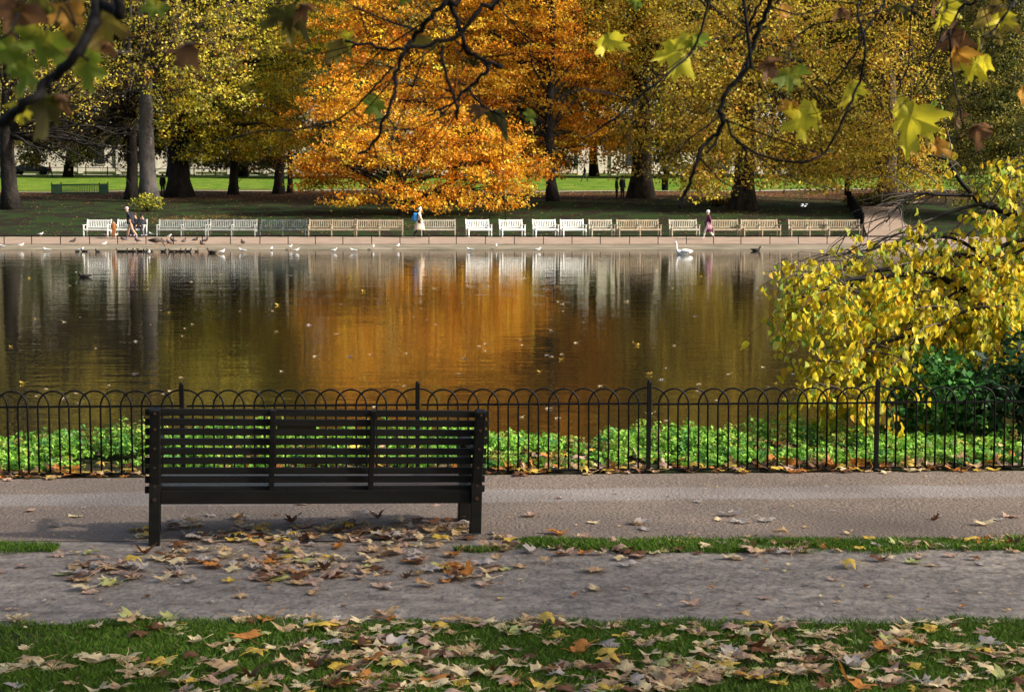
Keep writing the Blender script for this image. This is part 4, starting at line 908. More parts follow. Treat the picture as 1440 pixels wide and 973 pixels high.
# ------------------------------------------------------------------ leaf shapes
HALF = [(0, 1.0), (.09, .80), (.24, .74), (.17, .50), (.33, .50), (.60, .68), (.58, .48), (.80, .40), (.52, .20), (.58, .04), (.84, -.10), (.54, -.20), (.34, -.34), (.12, -.24), (0, -.26)]
OUT0 = HALF+[(-x, y) for x, y in HALF[-2:0:-1]]
def leaf_mesh(size, curl, twist, fold, tilt, rot_seed, m, flat=True, stem=True, name='leaf', fine=False):
    """size = width in metres"""
    rnd = random.Random(rot_seed); s = size/1.68; OUT = OUT0
    if fine:                                        # toothed edge and uneven lobes for the big hanging leaves
        OUT = []
        for i, (x, y) in enumerate(OUT0):
            x2, y2 = OUT0[(i+1) % len(OUT0)]; k = rnd.uniform(.93, 1.07); OUT.append((x*k, y*k))
            for u in (.33, .66):
                j = 1+rnd.choice([.06, -.02, .03]); OUT.append(((x+(x2-x)*u)*j, (y+(y2-y)*u)*j))
    V = []; 
    def shp(x, y):
        z = curl*(x*x*.9+(y-.2)**2*.5)+twist*x*y*.8+fold*abs(x)+.09*math.sin(5*x+rnd_a)+.07*math.sin(6*y+rnd_b)
        if fine: th = math.atan2(x, y-.1); rr_ = math.hypot(x, y-.1); z += .10*rr_*abs(math.sin(2.5*th))*2-.05
        return Vector((x, y-.2, z))*s
    rnd_a, rnd_b = rnd.uniform(0, 6), rnd.uniform(0, 6)
    def lob(x, y): th = math.atan2(x, y-.1); k = 1+.14*math.sin(2*th+rnd_a)+.12*math.sin(3*th+rnd_b); return (x*k, .1+(y-.1)*k)
    OUT = [lob(x, y) for x, y in OUT]
    c = (0, .12); V.append(shp(*c)); n = len(OUT)
    FR = (.25, .45, .62, .8, 1.0) if fine else (.4, .72, 1.0)
    for f in FR:
        for x, y in OUT:
            jx = 1+rnd.uniform(-.05, .05)*(f == 1); V.append(shp(c[0]+(x-c[0])*f*jx, c[1]+(y-c[1])*f*jx))
    Fc = [(0, 1+k, 1+(k+1) % n) for k in range(n)]
    for r in range(len(FR)-1):
        a = 1+r*n; b_ = a+n
        for k in range(n): Fc.append((a+k, b_+k, b_+(k+1) % n, a+(k+1) % n))
    if tilt is not None:
        Rm = Matrix.Rotation(tilt[0], 3, 'X') @ Matrix.Rotation(tilt[1], 3, 'Y'); V = [Rm @ v for v in V]
    if stem:
        q = V[1+(len(FR)-1)*n+14*(3 if fine else 1)]; mb = MB(); d = (q-V[0]).normalized(); mb.tube([V[0]*.999+(q-V[0])*.2, q, q+d*s*.45+Vector((0, 0, s*.06)), q+d*s*.9+Vector((s*.1, 0, s*.03))], s*.022, 4)
        k = len(V); V += mb.V; Fc += [tuple(i+k for i in f) for f in mb.F]
    if flat:
        z0 = min(v.z for v in V); V = [v-Vector((0, 0, z0)) for v in V]
    return mesh_from(name, V, Fc, m, smooth=True)
LM = {k: leafmat('fallen leaf '+k, .25, .55, c, rnd=.22, spec=.35, spots=sp_) for k, c, sp_ in [
    ('tan', (.56, .38, .20), (40, (.28, .15, .08), .5, .68)), ('pale', (.72, .58, .34), (30, (.45, .30, .17), .5, .7)), ('pink', (.50, .33, .24), (40, (.30, .17, .12), .5, .7)), ('yellow', (.66, .46, .07), (40, (.40, .20, .05), .52, .68)),
    ('brown', (.16, .065, .025), (30, (.10, .045, .02), .45, .65)), ('green', (.42, .46, .17), (30, (.50, .38, .10), .5, .7)), ('orange', (.55, .22, .04), (30, (.30, .11, .03), .5, .68)), ('grey', (.46, .40, .36), (30, (.25, .22, .22), .5, .7))]}
FL = {}
for k in LM:
    FL[k] = [leaf_mesh(.155, random.uniform(.08, .34)*random.choice([1, 1, -1]), random.uniform(-.25, .25), random.uniform(-.12, .25), (random.uniform(-.12, .12), random.uniform(-.12, .12)), i*7+len(k)*13+ord(k[0]), LM[k], name='leaf') for i in range(7)]
    if k in ('brown', 'orange', 'tan'): FL[k] += [leaf_mesh(.14, .55, .4, .3, (random.uniform(.15, .35), random.uniform(-.3, .3)), i*5+len(k), LM[k]) for i in range(1)]
COLW = {'near lawn': [('tan', 4), ('pale', 4), ('pink', 1.5), ('yellow', 1.2), ('brown', 1.8), ('green', .8), ('orange', .6), ('grey', .5)], 'dirt path': [('tan', 3), ('pink', 3), ('pale', 2), ('grey', 1.2), ('yellow', .8), ('brown', 1.6), ('orange', .8), ('green', .4)],
        'asphalt': [('pink', 3), ('grey', 3), ('tan', 2), ('pale', 1.5), ('brown', 1)], 'under bench': [('pink', 2), ('tan', 2.5), ('grey', 2), ('pale', 1.5), ('yellow', 1), ('brown', 1.5)], 'fence': [('orange', 3), ('yellow', 3), ('tan', 3), ('pink', 1.5), ('brown', 3), ('pale', 1)]}
WORD = dict(tan='tan', pale='pale cream', pink='dull pink', yellow='yellow', brown='dark brown', green='greenish', orange='rusty orange', grey='greyish')
PLACE = {'near lawn': 'lying on the near grass', 'dirt path': 'lying on the grey dirt path', 'asphalt': 'lying on the brown asphalt path', 'under bench': 'lying among leaves under the dark bench', 'fence': 'lying at the foot of the hoop fence'}
spots = []
def vis(x, y, m=.15): return abs(x) < .3*y+m
# near lawn, clustered
cl = [(random.uniform(-2.7, 2.7), random.uniform(7.1, 8.1)) for _ in range(13)]+[hit(1370, 920)[:2], hit(1200, 905)[:2], hit(880, 900)[:2], hit(200, 935)[:2], hit(560, 890)[:2]]
while len(spots) < 205:
    if random.random() < .62:
        c = random.choice(cl); x, y = random.gauss(c[0], .28), random.gauss(c[1], .13)
    else: x, y = random.uniform(-2.8, 2.8), random.uniform(6.95, 8.44)
    if 6.95 < y < 8.46 and vis(x, y): spots.append((x, y, 'near lawn'))
n = 0
while n < 66:
    if random.random() < .72: px, py = random.choice([(random.gauss(300, 110), random.gauss(800, 14)), (random.gauss(430, 90), random.gauss(815, 14)), (random.gauss(520, 120), random.gauss(800, 9)), (random.gauss(130, 70), random.gauss(800, 12))])
    else: px, py = random.uniform(0, 1440), random.uniform(782, 868)
    if not (775 < py < 872): continue
    p = hit(px, py); spots.append((p.x, p.y, 'dirt path')); n += 1
n = 0
while n < 29:
    px, py = random.uniform(0, 1440), random.choice([random.uniform(690, 755), random.gauss(735, 12)])
    if not (672 < py < 757): continue
    p = hit(px, py); spots.append((p.x, p.y, 'asphalt')); n += 1
extra = []
for _ in range(150):
    px, py = random.gauss(450, 150), random.gauss(757, 13)
    if 725 < py < 790 and 140 < px < 720: p = hit(px, py); extra.append((p.x, p.y, 'under bench'))
for _ in range(330):
    x = random.uniform(-4.3, 4.4); y = 13.15+.05*x+random.gauss(0, .075); extra.append((x, y, 'fence'))
for _ in range(120):
    px, py = random.uniform(100, 700), random.gauss(802, 14)
    if 775 < py < 850: p = hit(px, py); extra.append((p.x, p.y, 'dirt path'))
for _ in range(60):
    px, py = random.uniform(680, 1440), random.gauss(772, 9); p = hit(px, py); extra.append((p.x, p.y, 'dirt path'))
for _ in range(45): p = hit(random.uniform(150, 1440), random.gauss(776, 8)); extra.append((p.x, p.y, 'dirt path'))
def choose(zone):
    w = COLW[zone]; return random.choices([a for a, b_ in w], [b_ for a, b_ in w])[0]
for x, y, z_ in spots:
    k = choose(z_); me = random.choice(FL[k]); s = random.choice([random.uniform(.5, .8), random.uniform(.7, 1.12)])
    o = link('fallen_leaf', me, None, (x, y, Z(x, y)+(.012 if z_ == 'near lawn' else .010)), (0, 0, random.uniform(0, 6.28)), (s, s, s*random.uniform(.4, .9)))
    tag(o, f'{WORD[k]} fallen plane leaf {PLACE[z_]}', 'fallen leaf', f'{WORD[k]} fallen leaves {PLACE[z_][6:]}')
# small crumbs and the remaining leaves: one object
def merged_leaves(name, items, label, cat):
    V = []; Fc = []; mi = []; keys = list(LM)
    for x, y, z_, s in items:
        k = choose(z_); me = random.choice(FL[k]); a = random.uniform(0, 6.28); Rm = Matrix.Rotation(a, 3, 'Z'); n = len(V); zz = Z(x, y)+.011
        if z_ == 'fence' and random.random() < .3 and y > 13.16+.05*x: Rm = Rm @ Matrix.Rotation(random.uniform(.4, 1.2), 3, 'X'); zz += .04*s
        V += [Rm @ (v.co*s)+Vector((x, y, zz)) for v in me.vertices]; Fc += [tuple(n+i for i in p.vertices) for p in me.polygons]; mi += [keys.index(k)]*len(me.polygons)
    me = mesh_from(name, V, Fc, [LM[k] for k in keys], smooth=True, midx=mi); tag(link(name, me), label, cat, kind='stuff')
items = [(x, y, z_, random.uniform(.5, 1.0)) for x, y, z_ in extra]
for _ in range(420):
    z_ = random.choice(['dirt path', 'dirt path', 'near lawn', 'asphalt'])
    x = random.uniform(-3.4, 3.4); y = {'dirt path': random.uniform(8.6, 10.7), 'near lawn': random.uniform(7, 8.7), 'asphalt': random.uniform(10.6, 13.0)}[z_]; items.append((x, y, z_, random.uniform(.08, .32)))
for _ in range(330):
    x = random.uniform(-5, 5.5); y = random.uniform(13.2, 14.8)+.05*x; items.append((x, y, 'fence', random.uniform(.6, 1.)))
for _ in range(420):
    x, y = random.choice(cl) if random.random() < .6 else (random.uniform(-2.7, 2.7), random.uniform(6.9, 8.4)); items.append((random.gauss(x, .3), min(8.44, random.gauss(y, .14)), 'near lawn', random.uniform(.5, .95)))
merged_leaves('leaf_litter', items, 'smaller fallen leaves and crumbs drifted over paths, fence foot and grass', 'leaf litter')
# leaves floating on the lake
flm = [leaf_mesh(.15, .25, .1, .1, (0, 0), 3, LM['pale']), leaf_mesh(.15, .3, .1, .2, (.05, 0), 5, LM['yellow']), leaf_mesh(.15, .5, -.2, .2, (0, .1), 8, LM['grey'])]
n = 0
while n < 110:
    px = random.uniform(0, 1130); py = random.uniform(372, 598)
    if px > 200 and 575 < py and px < 690: continue
    p = whit(px, py); k = random.choice([0, 0, 0, 1, 2]); s = random.choice([random.uniform(.3, .6), random.uniform(.5, .85)])*(1 if py > 430 else 1.3); where = 'near the fence' if py > 520 else ('in the middle of the lake' if py > 440 else 'towards the far shore')
    o = link('floating_leaf', flm[k], None, (p.x, p.y, WZ+.002), (0, 0, random.uniform(0, 6.28)), s); c = ['pale', 'yellow', 'greyish'][k]
    tag(o, f'small {c} leaf floating on dark water {where}', 'floating leaf', f'{c} leaves floating {where}'); n += 1
# ------------------------------------------------------------------ grass
def blades(name, x, y, h, w, cols, label, off=.0):
    n = len(x); P = np.stack([x, y, zf(x, y)+off], 1); a = RNG.uniform(0, 6.28, n); d = np.stack([np.cos(a), np.sin(a), np.zeros(n)], 1)
    hh = h*RNG.uniform(.5, 1.25, n)[:, None]; ln = RNG.normal(size=(n, 3))*np.array([1, 1, 0])*hh*.45
    up = np.array([0, 0, 1.])
    V = np.stack([P-d*w*.5, P+d*w*.5, P+d*w*.3+up*hh*.6+ln*.4, P+up*hh+ln], 1).reshape(-1, 3)
    T = np.repeat(cols, 4, axis=0)
    tag(link(name, np_mesh(name, V, np.arange(4*n).reshape(n, 4), M['blade'], T)), label, 'grass', kind='stuff')
GC = [((.10, .20, .018), 3), ((.07, .15, .015), 2.5), ((.15, .24, .03), 1.2), ((.16, .14, .05), .4)]
n = 160000; y = RNG.uniform(6.8, 8.5, n); x = RNG.uniform(-1, 1, n)*(y*.32+.5); e = 8.42+.03*np.sin(x*3.1)+.03*np.sin(x*9)+.02*np.sin(x*23)
k = (y < e) & (RNG.random(n) < np.clip(.5+.9*np.sin(x*1.9+y*2)*np.sin(y*3.7-x*1.1)+.5, .35, 1)); x, y = x[k], y[k]
blades('grass', x, y, .028, .0038, np.clip(pick(GC, len(x))*(1+.25*RNG.normal(size=(len(x), 1))), .004, .5), 'short green grass in the immediate foreground')
def strip():
    X = []; Y = []
    for (x0, x1, lo, hi, n) in [(.05, 4.0, 10.13, 10.47, 30000), (-3.4, -2.75, 10.06, 10.34, 2500), (-.35, .15, 10.13, 10.25, 800)]:
        x = RNG.uniform(x0, x1, n); u = RNG.random(n)
        f = np.clip((x-x0)/.35, 0, 1)*np.clip((x1-x)/.3, 0, 1); l = lo+.035*np.sin(x*5)+.03*np.sin(x*13+1)+.06*(1-f); h_ = hi+.03*x*(x0 > 0)+.02*np.sin(x*7)-.05*(1-f)
        y = l+(h_-l)*u; k = (h_ > l) & (RNG.random(n) < np.clip(.5+.9*np.sin(x*2.3+1)*np.sin(x*5.1+y*14)+.45*(u > .35)*(u < .9), .06, 1)); X.append(x[k]); Y.append(y[k])
    X = np.concatenate(X); Y = np.concatenate(Y)
    blades('grass_strip', X, Y, .035, .005, np.clip(pick(GC, len(X))*(1+.25*RNG.normal(size=(len(X), 1))), .004, .5), 'narrow ragged strip of grass between dirt and asphalt paths', .006)
strip()
# ------------------------------------------------------------------ planting behind the fence
def cover():
    nc = 3400; x = RNG.uniform(-5.6, 6.2, nc); v = RNG.random(nc); y = 13.30+.05*x+v*(1.75+.05*x); 
    ht = .035+(.06+.10*np.clip(np.sin(x*2.7+1)*np.sin(y*3.3+x)+.3, 0, 1))*RNG.random(nc)*np.clip(v*2.2, .25, 1)*1.5+.07*np.exp(-((x+2.85)/.5)**2)*(v > .3)
    keep = RNG.random(nc) < np.clip(.35+1.3*np.sin(x*2.3+y*3)*np.sin(y*2.9-x)+.25+v*.35, .12, 1); x, y, ht = x[keep], y[keep], ht[keep]; nc = len(x)
    per = 42; C = np.repeat(np.stack([x, y, zf(x, y)], 1), per, axis=0); hh = np.repeat(ht, per)
    r = np.abs(RNG.normal(size=len(C)))*.055; a = RNG.uniform(0, 6.28, len(C)); u = RNG.random(len(C))
    P = C+np.stack([r*np.cos(a), r*np.sin(a), hh*(.35+.75*u)*(1-r*2.2)+.01], 1)
    cc = np.repeat(pick([((.22, .44, .05), 3), ((.15, .36, .04), 2), ((.32, .54, .09), 1.8), ((.08, .20, .03), 1.), ((.14, .36, .10), .8), ((.36, .44, .08), .8), ((.24, .20, .06), .5)], nc), per, axis=0)*(1+.22*RNG.normal(size=(len(C), 1)))
    V, Q, T = leaf_quads(P, .040, np.clip(cc, .004, .8), 1.4, aspect=.6)
    tag(link('ground_cover', np_mesh('ground_cover', V, Q, M['cover'], T)), 'bright green leafy ground cover between hoop fence and lake', 'ground cover', kind='stuff')
cover()
DG = [((.07, .22, .05), 3), ((.035, .12, .03), 2), ((.14, .32, .07), 1.5)]
p = at(1335, 560, 15.0); shrub('dark green leafy shrub behind the fence under the yellow branches', (p.x, 15.05, Z(p.x, 15.05)), (.56, .42, .40), DG, .07, 2600, 'green_shrub', stems=30, mat_='cover', stemr=.006)
p = at(1415, 560, 15.3); shrub('darker large leaved shrub at right edge behind the fence', (p.x+.15, 14.9, Z(p.x, 14.9)), (.6, .45, .5), [((.03, .09, .035), 2), ((.015, .04, .02), 2)], .13, 900, 'laurel_shrub', stems=26, mat_='cover', aspect=.45, stemr=.008)
# ------------------------------------------------------------------ yellow leaning tree over the water
OVAL = [(0, -.5), (.25, -.38), (.40, -.1), (.36, .15), (.18, .38), (0, .55), (-.18, .38), (-.36, .15), (-.40, -.1), (-.25, -.38)]
def leaf_polys(C, U, Vv, Nn, s):
    n = len(C); O = np.array(OVAL); k = len(O)
    s = s[:, None, None]; X = O[None, :, 0, None]*Vv[:, None, :]*s+O[None, :, 1, None]*U[:, None, :]*s+(np.abs(O[None, :, 0, None])*.5-O[None, :, 1, None]**2*.5)*Nn[:, None, :]*s
    P = (C[:, None, :]+X); ctr = C[:, None, :]; A = np.concatenate([P, ctr], 1).reshape(-1, 3)
    T = []
    for j in range(k): T.append((j, (j+1) % k, k))
    T = np.array(T); Q = (np.arange(n)[:, None, None]*(k+1)+T[None]).reshape(-1, 3); return A, Q, k+1
def leaning_tree():
    bx = 6.55; by = 16.2; base = Vector((bx, by-.6, Z(bx, by-.6))); t = thing('leaning_elm', 'yellow leaved elm leaning over the lake with arching drooping twigs', 'tree', base)
    mb = MB(); 
    def PL(L_, d0, d1):
        return [at(px, py, d0+(d1-d0)*i/(len(L_)-1)) for i, (px, py) in enumerate(L_)]
    def sm(P, k=4):
        out = []
        for i in range(len(P)-1):
            p0, p1, p2, p3 = P[max(0, i-1)], P[i], P[i+1], P[min(len(P)-1, i+2)]
            for j in range(k):
                u = j/k; out.append(.5*((2*p1)+(p2-p0)*u+(2*p0-5*p1+4*p2-p3)*u*u+(3*p1-p0-3*p2+p3)*u**3))
        out.append(P[-1]); return out
    trunk = [base-Vector((0, 0, .2)), base+Vector((-.05, .05, .7)), base+Vector((-.2, .2, 1.5)), base+Vector((-.1, .3, 2.6)), base+Vector((.2, .3, 4.2)), base+Vector((.6, .3, 6.2))]
    mb.tube(sm(trunk, 5), [max(.05, .27-.009*i) for i in range(26)], 10)
    j1 = tuple(trunk[1]+Vector((0, 0, .1))); j2 = tuple(trunk[2]); j3 = tuple(trunk[3])
    mains = [([(1530, 470), (1440, 440), (1395, 425), (1345, 403), (1308, 382), (1250, 389), (1190, 394), (1155, 410), (1135, 430)], 16.0, 15.2, .045, j1),
             ([(1545, 430), (1450, 395), (1395, 370), (1324, 358), (1273, 374), (1225, 385), (1170, 420)], 16.4, 16.0, .06, j2),
             ([(1520, 520), (1440, 500), (1390, 455), (1355, 440), (1345, 420)], 15.8, 15.5, .05, j1),
             ([(1345, 440), (1310, 445), (1280, 415), (1240, 425), (1200, 409), (1168, 405), (1140, 420)], 15.5, 15.0, .02, None),
             ([(1560, 380), (1460, 320), (1400, 292), (1381, 287), (1369, 275), (1350, 254), (1331, 225), (1305, 219)], 16.2, 15.9, .05, j2),
             ([(1369, 275), (1322, 274), (1286, 273), (1262, 292), (1246, 313)], 16.0, 15.8, .018, None),
             ([(1381, 287), (1330, 300), (1285, 322), (1240, 338), (1200, 372)], 16.0, 15.8, .016, None),
             ([(1395, 370), (1340, 335), (1270, 340), (1223, 351), (1190, 356), (1165, 358)], 16.3, 15.6, .016, None),
             ([(1500, 330), (1440, 350), (1390, 385), (1330, 420), (1270, 470), (1210, 500)], 15.9, 15.2, .02, j2),
             ([(1530, 560), (1440, 470), (1370, 455), (1290, 470), (1220, 490), (1180, 520), (1150, 545)], 15.6, 14.9, .022, j1),
             ([(1530, 330), (1450, 335), (1400, 350), (1360, 375), (1300, 400), (1250, 450)], 16.0, 15.5, .03, j2),
             ([(1520, 440), (1450, 420), (1400, 430), (1340, 445), (1270, 500), (1210, 540), (1170, 560)], 15.4, 14.8, .02, j1),
             ([(1530, 260), (1470, 235), (1425, 240), (1385, 300)], 15.9, 15.6, .02, j3)]
    lines = []
    for L_, d0, d1, r, j in mains:
        P = PL(L_, d0, d1)
        if j is not None: P = [Vector(j)]+P
        P = sm(P, 4); lines.append(P); n = len(P); mb.tube(P, [r*(1-.85*i/(n-1))+.003 for i in range(n)], 6)
    mb.V = [v-base for v in mb.V]
    link('trunk', mb.mesh('trunk', M['twig'], True), t)
    # twigs
    tw = MB(); LC = []; LU = []
    def grow(p, d, L_, r, drop, leafy):
        P = [p]; n = 9; d = d.normalized(); step = L_/n
        for i in range(n):
            d = (d+Vector((random.gauss(0, .13), random.gauss(0, .13), random.gauss(0, .1)-drop))).normalized(); p = p+d*step; P.append(p)
            if leafy and i > 0:
                for _ in range(leafy):
                    q = p+Vector((random.gauss(0, .05), random.gauss(0, .05), random.gauss(0, .04)-.05)); LC.append(tuple(q))
        tw.tube(P, [r*(1-.8*i/n)+.0012 for i in range(n+1)], 4, cap=False)
        return P
    for li, P in enumerate(lines):
        n = len(P); k0 = int(n*.22)
        cnt = {5: 4, 6: 8, 4: 6, 12: 16}.get(li, 24 if li in (1, 8, 9, 10) else 18)
        for _ in range(cnt):
            p = P[random.randint(k0, n-1)]
            if p.z < .25: continue
            side = Vector((random.gauss(0, .7), random.gauss(0, .8), random.uniform(-.1, .6)))
            leafy = 0 if li == 5 else (1 if li in (4, 6, 7) else 3)
            L_ = random.uniform(.35, 1.05); L_ = min(L_, max(.2, (p.z-Z(p.x, p.y)+.1)*1.1))
            Q_ = grow(p, side, L_, .006, .16, leafy)
            if random.random() < .6: grow(Q_[4], Vector((random.gauss(-.3, .6), random.gauss(0, .6), -.1)), L_*.6, .004, .22, leafy)
    # a few pale bare twigs fanning left
    for _ in range(26):
        p = lines[5][random.randint(4, len(lines[5])-1)] if random.random() < .6 else lines[6][random.randint(4, len(lines[6])-1)]
        grow(p, Vector((-1, random.gauss(0, .3), random.uniform(-.5, .3))), random.uniform(.3, .7), .005, .10, 0)
    tw.V = [v-base for v in tw.V]; link('twig', tw.mesh('twig', M['twig_pale'], True), t)
    C = np.array(LC)
    # outlying leaves on the longest twigs
    ext = [at(px, py, 15.0) for px, py in [(1043, 488), (1090, 486), (1112, 492), (1128, 484), (1085, 388), (1108, 386), (1090, 455), (1100, 432), (1105, 408)]]
    for e in ext:
        C = np.concatenate([C, np.array([tuple(e), tuple(e+Vector((.04, .02, .02)))])])
    for k_ in (1100, 1108, 1118):
        pass
    # keep out of open water far left and out of the ground
    n = len(C); u = np.stack([RNG.normal(size=n)*.4, RNG.normal(size=n)*.4, -np.ones(n)], 1); u /= np.linalg.norm(u, axis=1)[:, None]; v = np.cross(u, RNG.normal(size=(n, 3))); v /= np.linalg.norm(v, axis=1)[:, None]; nn = np.cross(u, v)
    V, Q, k = leaf_polys(C-np.array(base), u, v, nn, RNG.uniform(.035, .092, n))
    col = pick([((.62, .52, .03), 3), ((.68, .50, .03), 2.4), ((.40, .43, .04), 1.4), ((.66, .40, .03), .7), ((.22, .34, .05), 1.1), ((.68, .62, .12), .7)], n)*(1+.14*RNG.normal(size=(n, 1)))
    link('crown', np_mesh('crown', V, Q, M['leaf'], np.repeat(np.clip(col, 0, .95), k, axis=0), k=3), t)
    e2 = MB()
    for q in ((1043, 488), (1090, 486), (1090, 455), (1085, 388)):
        a = at(q[0], q[1], 15.0)+Vector((0, 0, .04)); b_ = lines[0][-1] if q[1] != 388 else lines[7][-1]
        m_ = (a+b_)/2+Vector((0, 0, .10)); e2.tube([b_-base, m_-base, a-base], [.003, .002, .0012], 4, cap=False)
    part('fine_twig', e2, M['twig'], t)
    return t
leaning_tree()
# upper out-of-frame crown of the same bank belongs to the overhanging plane below
# ------------------------------------------------------------------ overhanging plane tree beside the viewer
SUN_AZ, SUN_EL = R(108), R(35)
SUN = Vector((math.sin(SUN_AZ)*math.cos(SUN_EL), math.cos(SUN_AZ)*math.cos(SUN_EL), math.sin(SUN_EL)))
HM = {k: leafmat('hanging leaf '+k, .5, .5, c, spec=.3, spots=s_) for k, c, s_ in [('yellow', (.72, .62, .04), (22, (.50, .46, .05), .5, .7)), ('green', (.20, .27, .03), (25, (.55, .50, .06), .5, .68)), ('brown', (.26, .13, .06), (30, (.12, .06, .03), .45, .65)), ('dark', (.09, .08, .02), (25, (.16, .15, .03), .45, .65)), ('olive', (.30, .23, .04), (25, (.18, .10, .03), .45, .65)), ('orange', (.62, .32, .05), (25, (.30, .12, .03), .5, .7))]}
def plane():
    base = Vector((8.2, 2.4, Z(8.2, 2.4))); t = thing('overhanging_plane_tree', 'large plane tree whose dark boughs and big leaves hang into view from above', 'tree', base)
    mb = MB(); tops = [(1, 2, 9), (-3, 0, 9.5), (4, -2, 10), (5, 4, 9), (-2, 5, 9), (-5, -3, 8), (0, -5, 9), (-6, 3, 8.5), (2, 6, 8)]
    limbs(mb, (0, 0, -.2), (.3, .2, 10), .48, tops, n=8, sub=3, rmin=.05)
    # two low limbs passing above the camera
    l1 = [Vector(p) for p in ((8.2, 2.4, 3.6), (5.4, 3.8, 4.3), (2.8, 4.4, 4.2), (.8, 3.9, 3.9), (-.4, 3.0, 3.5), (-1.2, 2.2, 3.2))]
    l2 = [Vector(p) for p in ((8.2, 2.5, 3.9), (6, 4.6, 4.7), (3.6, 5.2, 4.8), (1.4, 5.0, 4.4), (-.6, 4.4, 4.1))]
    mb.tube([p-base for p in l1], [.16, .12, .09, .06, .035, .02], 8); mb.tube([p-base for p in l2], [.15, .12, .09, .05, .03], 8)
    link('trunk', mb.mesh('trunk', M['bark_plane'], True), t)
    # unseen crown, placed and thinned to shade the foreground
    V, Q, T, Cs = crown([((.2, 1.2, 9.5), (7.5, 7.2, 4.2)), ((-3.5, -1.5, 8), (4.5, 4.5, 2.6)), ((3, 3, 8), (5, 4, 3))], YELLOW+GREEN[:2], .2, 8, 22, .9)
    P = V.reshape(-1, 4, 3); c = P.mean(1)+np.array(base)
    keep = np.ones(len(c), bool)
    s = np.array(SUN)
    for q in [at(px, py, 4.2) for px, py in [(1280, 165), (1125, 160), (1200, 125), (1370, 90), (1385, 25), (940, 75), (855, 60), (1110, 105), (525, 145)]]:
        d = c-np.array(q); tt = d@s; perp = np.linalg.norm(d-tt[:, None]*s, axis=1); keep &= ~((tt > 0) & (perp < .55))  # gaps cut towards the sun so it reaches the hanging leaves
    keep &= (c[:, 2] > 2.3+c[:, 1]*.19+.6)
    P = P[keep]; Tt = T.reshape(-1, 4, 3)[keep].reshape(-1, 3); link('crown', np_mesh('crown', P.reshape(-1, 3), np.arange(len(P)*4).reshape(-1, 4), M['leaf'], Tt), t)
    def sm(Pn, k=5):
        out = []
        for i in range(len(Pn)-1):
            p0, p1, p2, p3 = Pn[max(0, i-1)], Pn[i], Pn[i+1], Pn[min(len(Pn)-1, i+2)]
            for j in range(k):
                u = j/k; out.append(.5*((2*p1)+(p2-p0)*u+(2*p0-5*p1+4*p2-p3)*u*u+(3*p1-p0-3*p2+p3)*u**3))
        out.append(Pn[-1]); return out
    def near_limb(p):
        best = None
        for L_ in (l1, l2):
            for i in range(len(L_)-1):
                for k in range(6):
                    q = L_[i].lerp(L_[i+1], k/5)
                    if best is None or (q-p).length < (best-p).length: best = q
        return best
    def branch(lines, d, leaves):
        """lines: list of (points px, start thickness px, end thickness px, hangs from limb)"""
        mb = MB()
        for pts, w0, w1, up in lines:
            P = [at(a, b_, d+random.uniform(-.03, .03)) for a, b_ in pts]; r0, r1 = w0/2*d/F, w1/2*d/F
            if up:
                L_ = near_limb(P[0]+Vector((0, 0, .8))); P = [L_, L_.lerp(P[0], .5)+Vector((random.uniform(-.1, .1), 0, .08))]+P
            S = sm(P); n = len(S)
            S = [p+Vector((random.gauss(0, 1), random.gauss(0, 1), random.gauss(0, 1)))*r0*.35*(0 < i < n-1) for i, p in enumerate(S)]
            rad = [(r0*(1-i/(n-1))+r1*i/(n-1))*(1+.22*(i % 4 == 0)*random.random()) for i in range(n)]
            if up: rad = [max(r, r0+(1-i/10)*.006) if i < 10 else r for i, r in enumerate(rad)]
            mb.tube(S, rad, 7)
            for _ in range(6 if n > 14 and d > 2.5 else 0):        # fine side twigs
                i = random.randint(n//4, n-2); q = S[i]; v = (S[i+1]-S[i]).normalized(); sd_ = Vector((random.gauss(0, 1), random.gauss(0, .5), random.gauss(-.2, .7)))
                u = (v*.7+sd_*.8).normalized(); l_ = random.uniform(.05, .24); a1 = q+u*l_*.5+Vector((0, 0, random.uniform(-.01, .01))); a2 = q+u*l_+Vector((random.gauss(0, .015), 0, random.gauss(0, .015)))
                mb.tube([q, a1, a2], [rad[i]*.5, rad[i]*.32, .0008], 5)
                if random.random() < .5: mb.tube([a1, a1+(u.cross(v).normalized()*.4+u).normalized()*l_*.5], [rad[i]*.28, .0006], 4)
        mb.V = [v-base for v in mb.V]
        bo = link('branch', mb.mesh('branch', M['twig'], True), t)
        for px, py, w, kind, rot, tx, ty, curl in leaves:
            dd = d+random.uniform(.02, .10); p = at(px, py, dd)-base
            me = leaf_mesh(w*d/F, curl, random.uniform(-.5, .5), random.uniform(-.1, .45), None, int(px*3+py), HM[kind], flat=False, name='leaf', fine=True)
            # rot: direction of the tip on the picture, degrees clockwise from straight down
            o = link('leaf', me, bo, p)
            Rm = Matrix.Rotation(R(tx), 3, 'X') @ Matrix.Rotation(R(ty), 3, 'Z')
            face = Matrix.Rotation(R(90), 3, 'X')        # leaf plane upright, tip up, facing the path
            spin = Matrix.Rotation(R(180+rot), 3, 'Y')
            o.rotation_euler = (Rm @ spin @ face).to_euler()
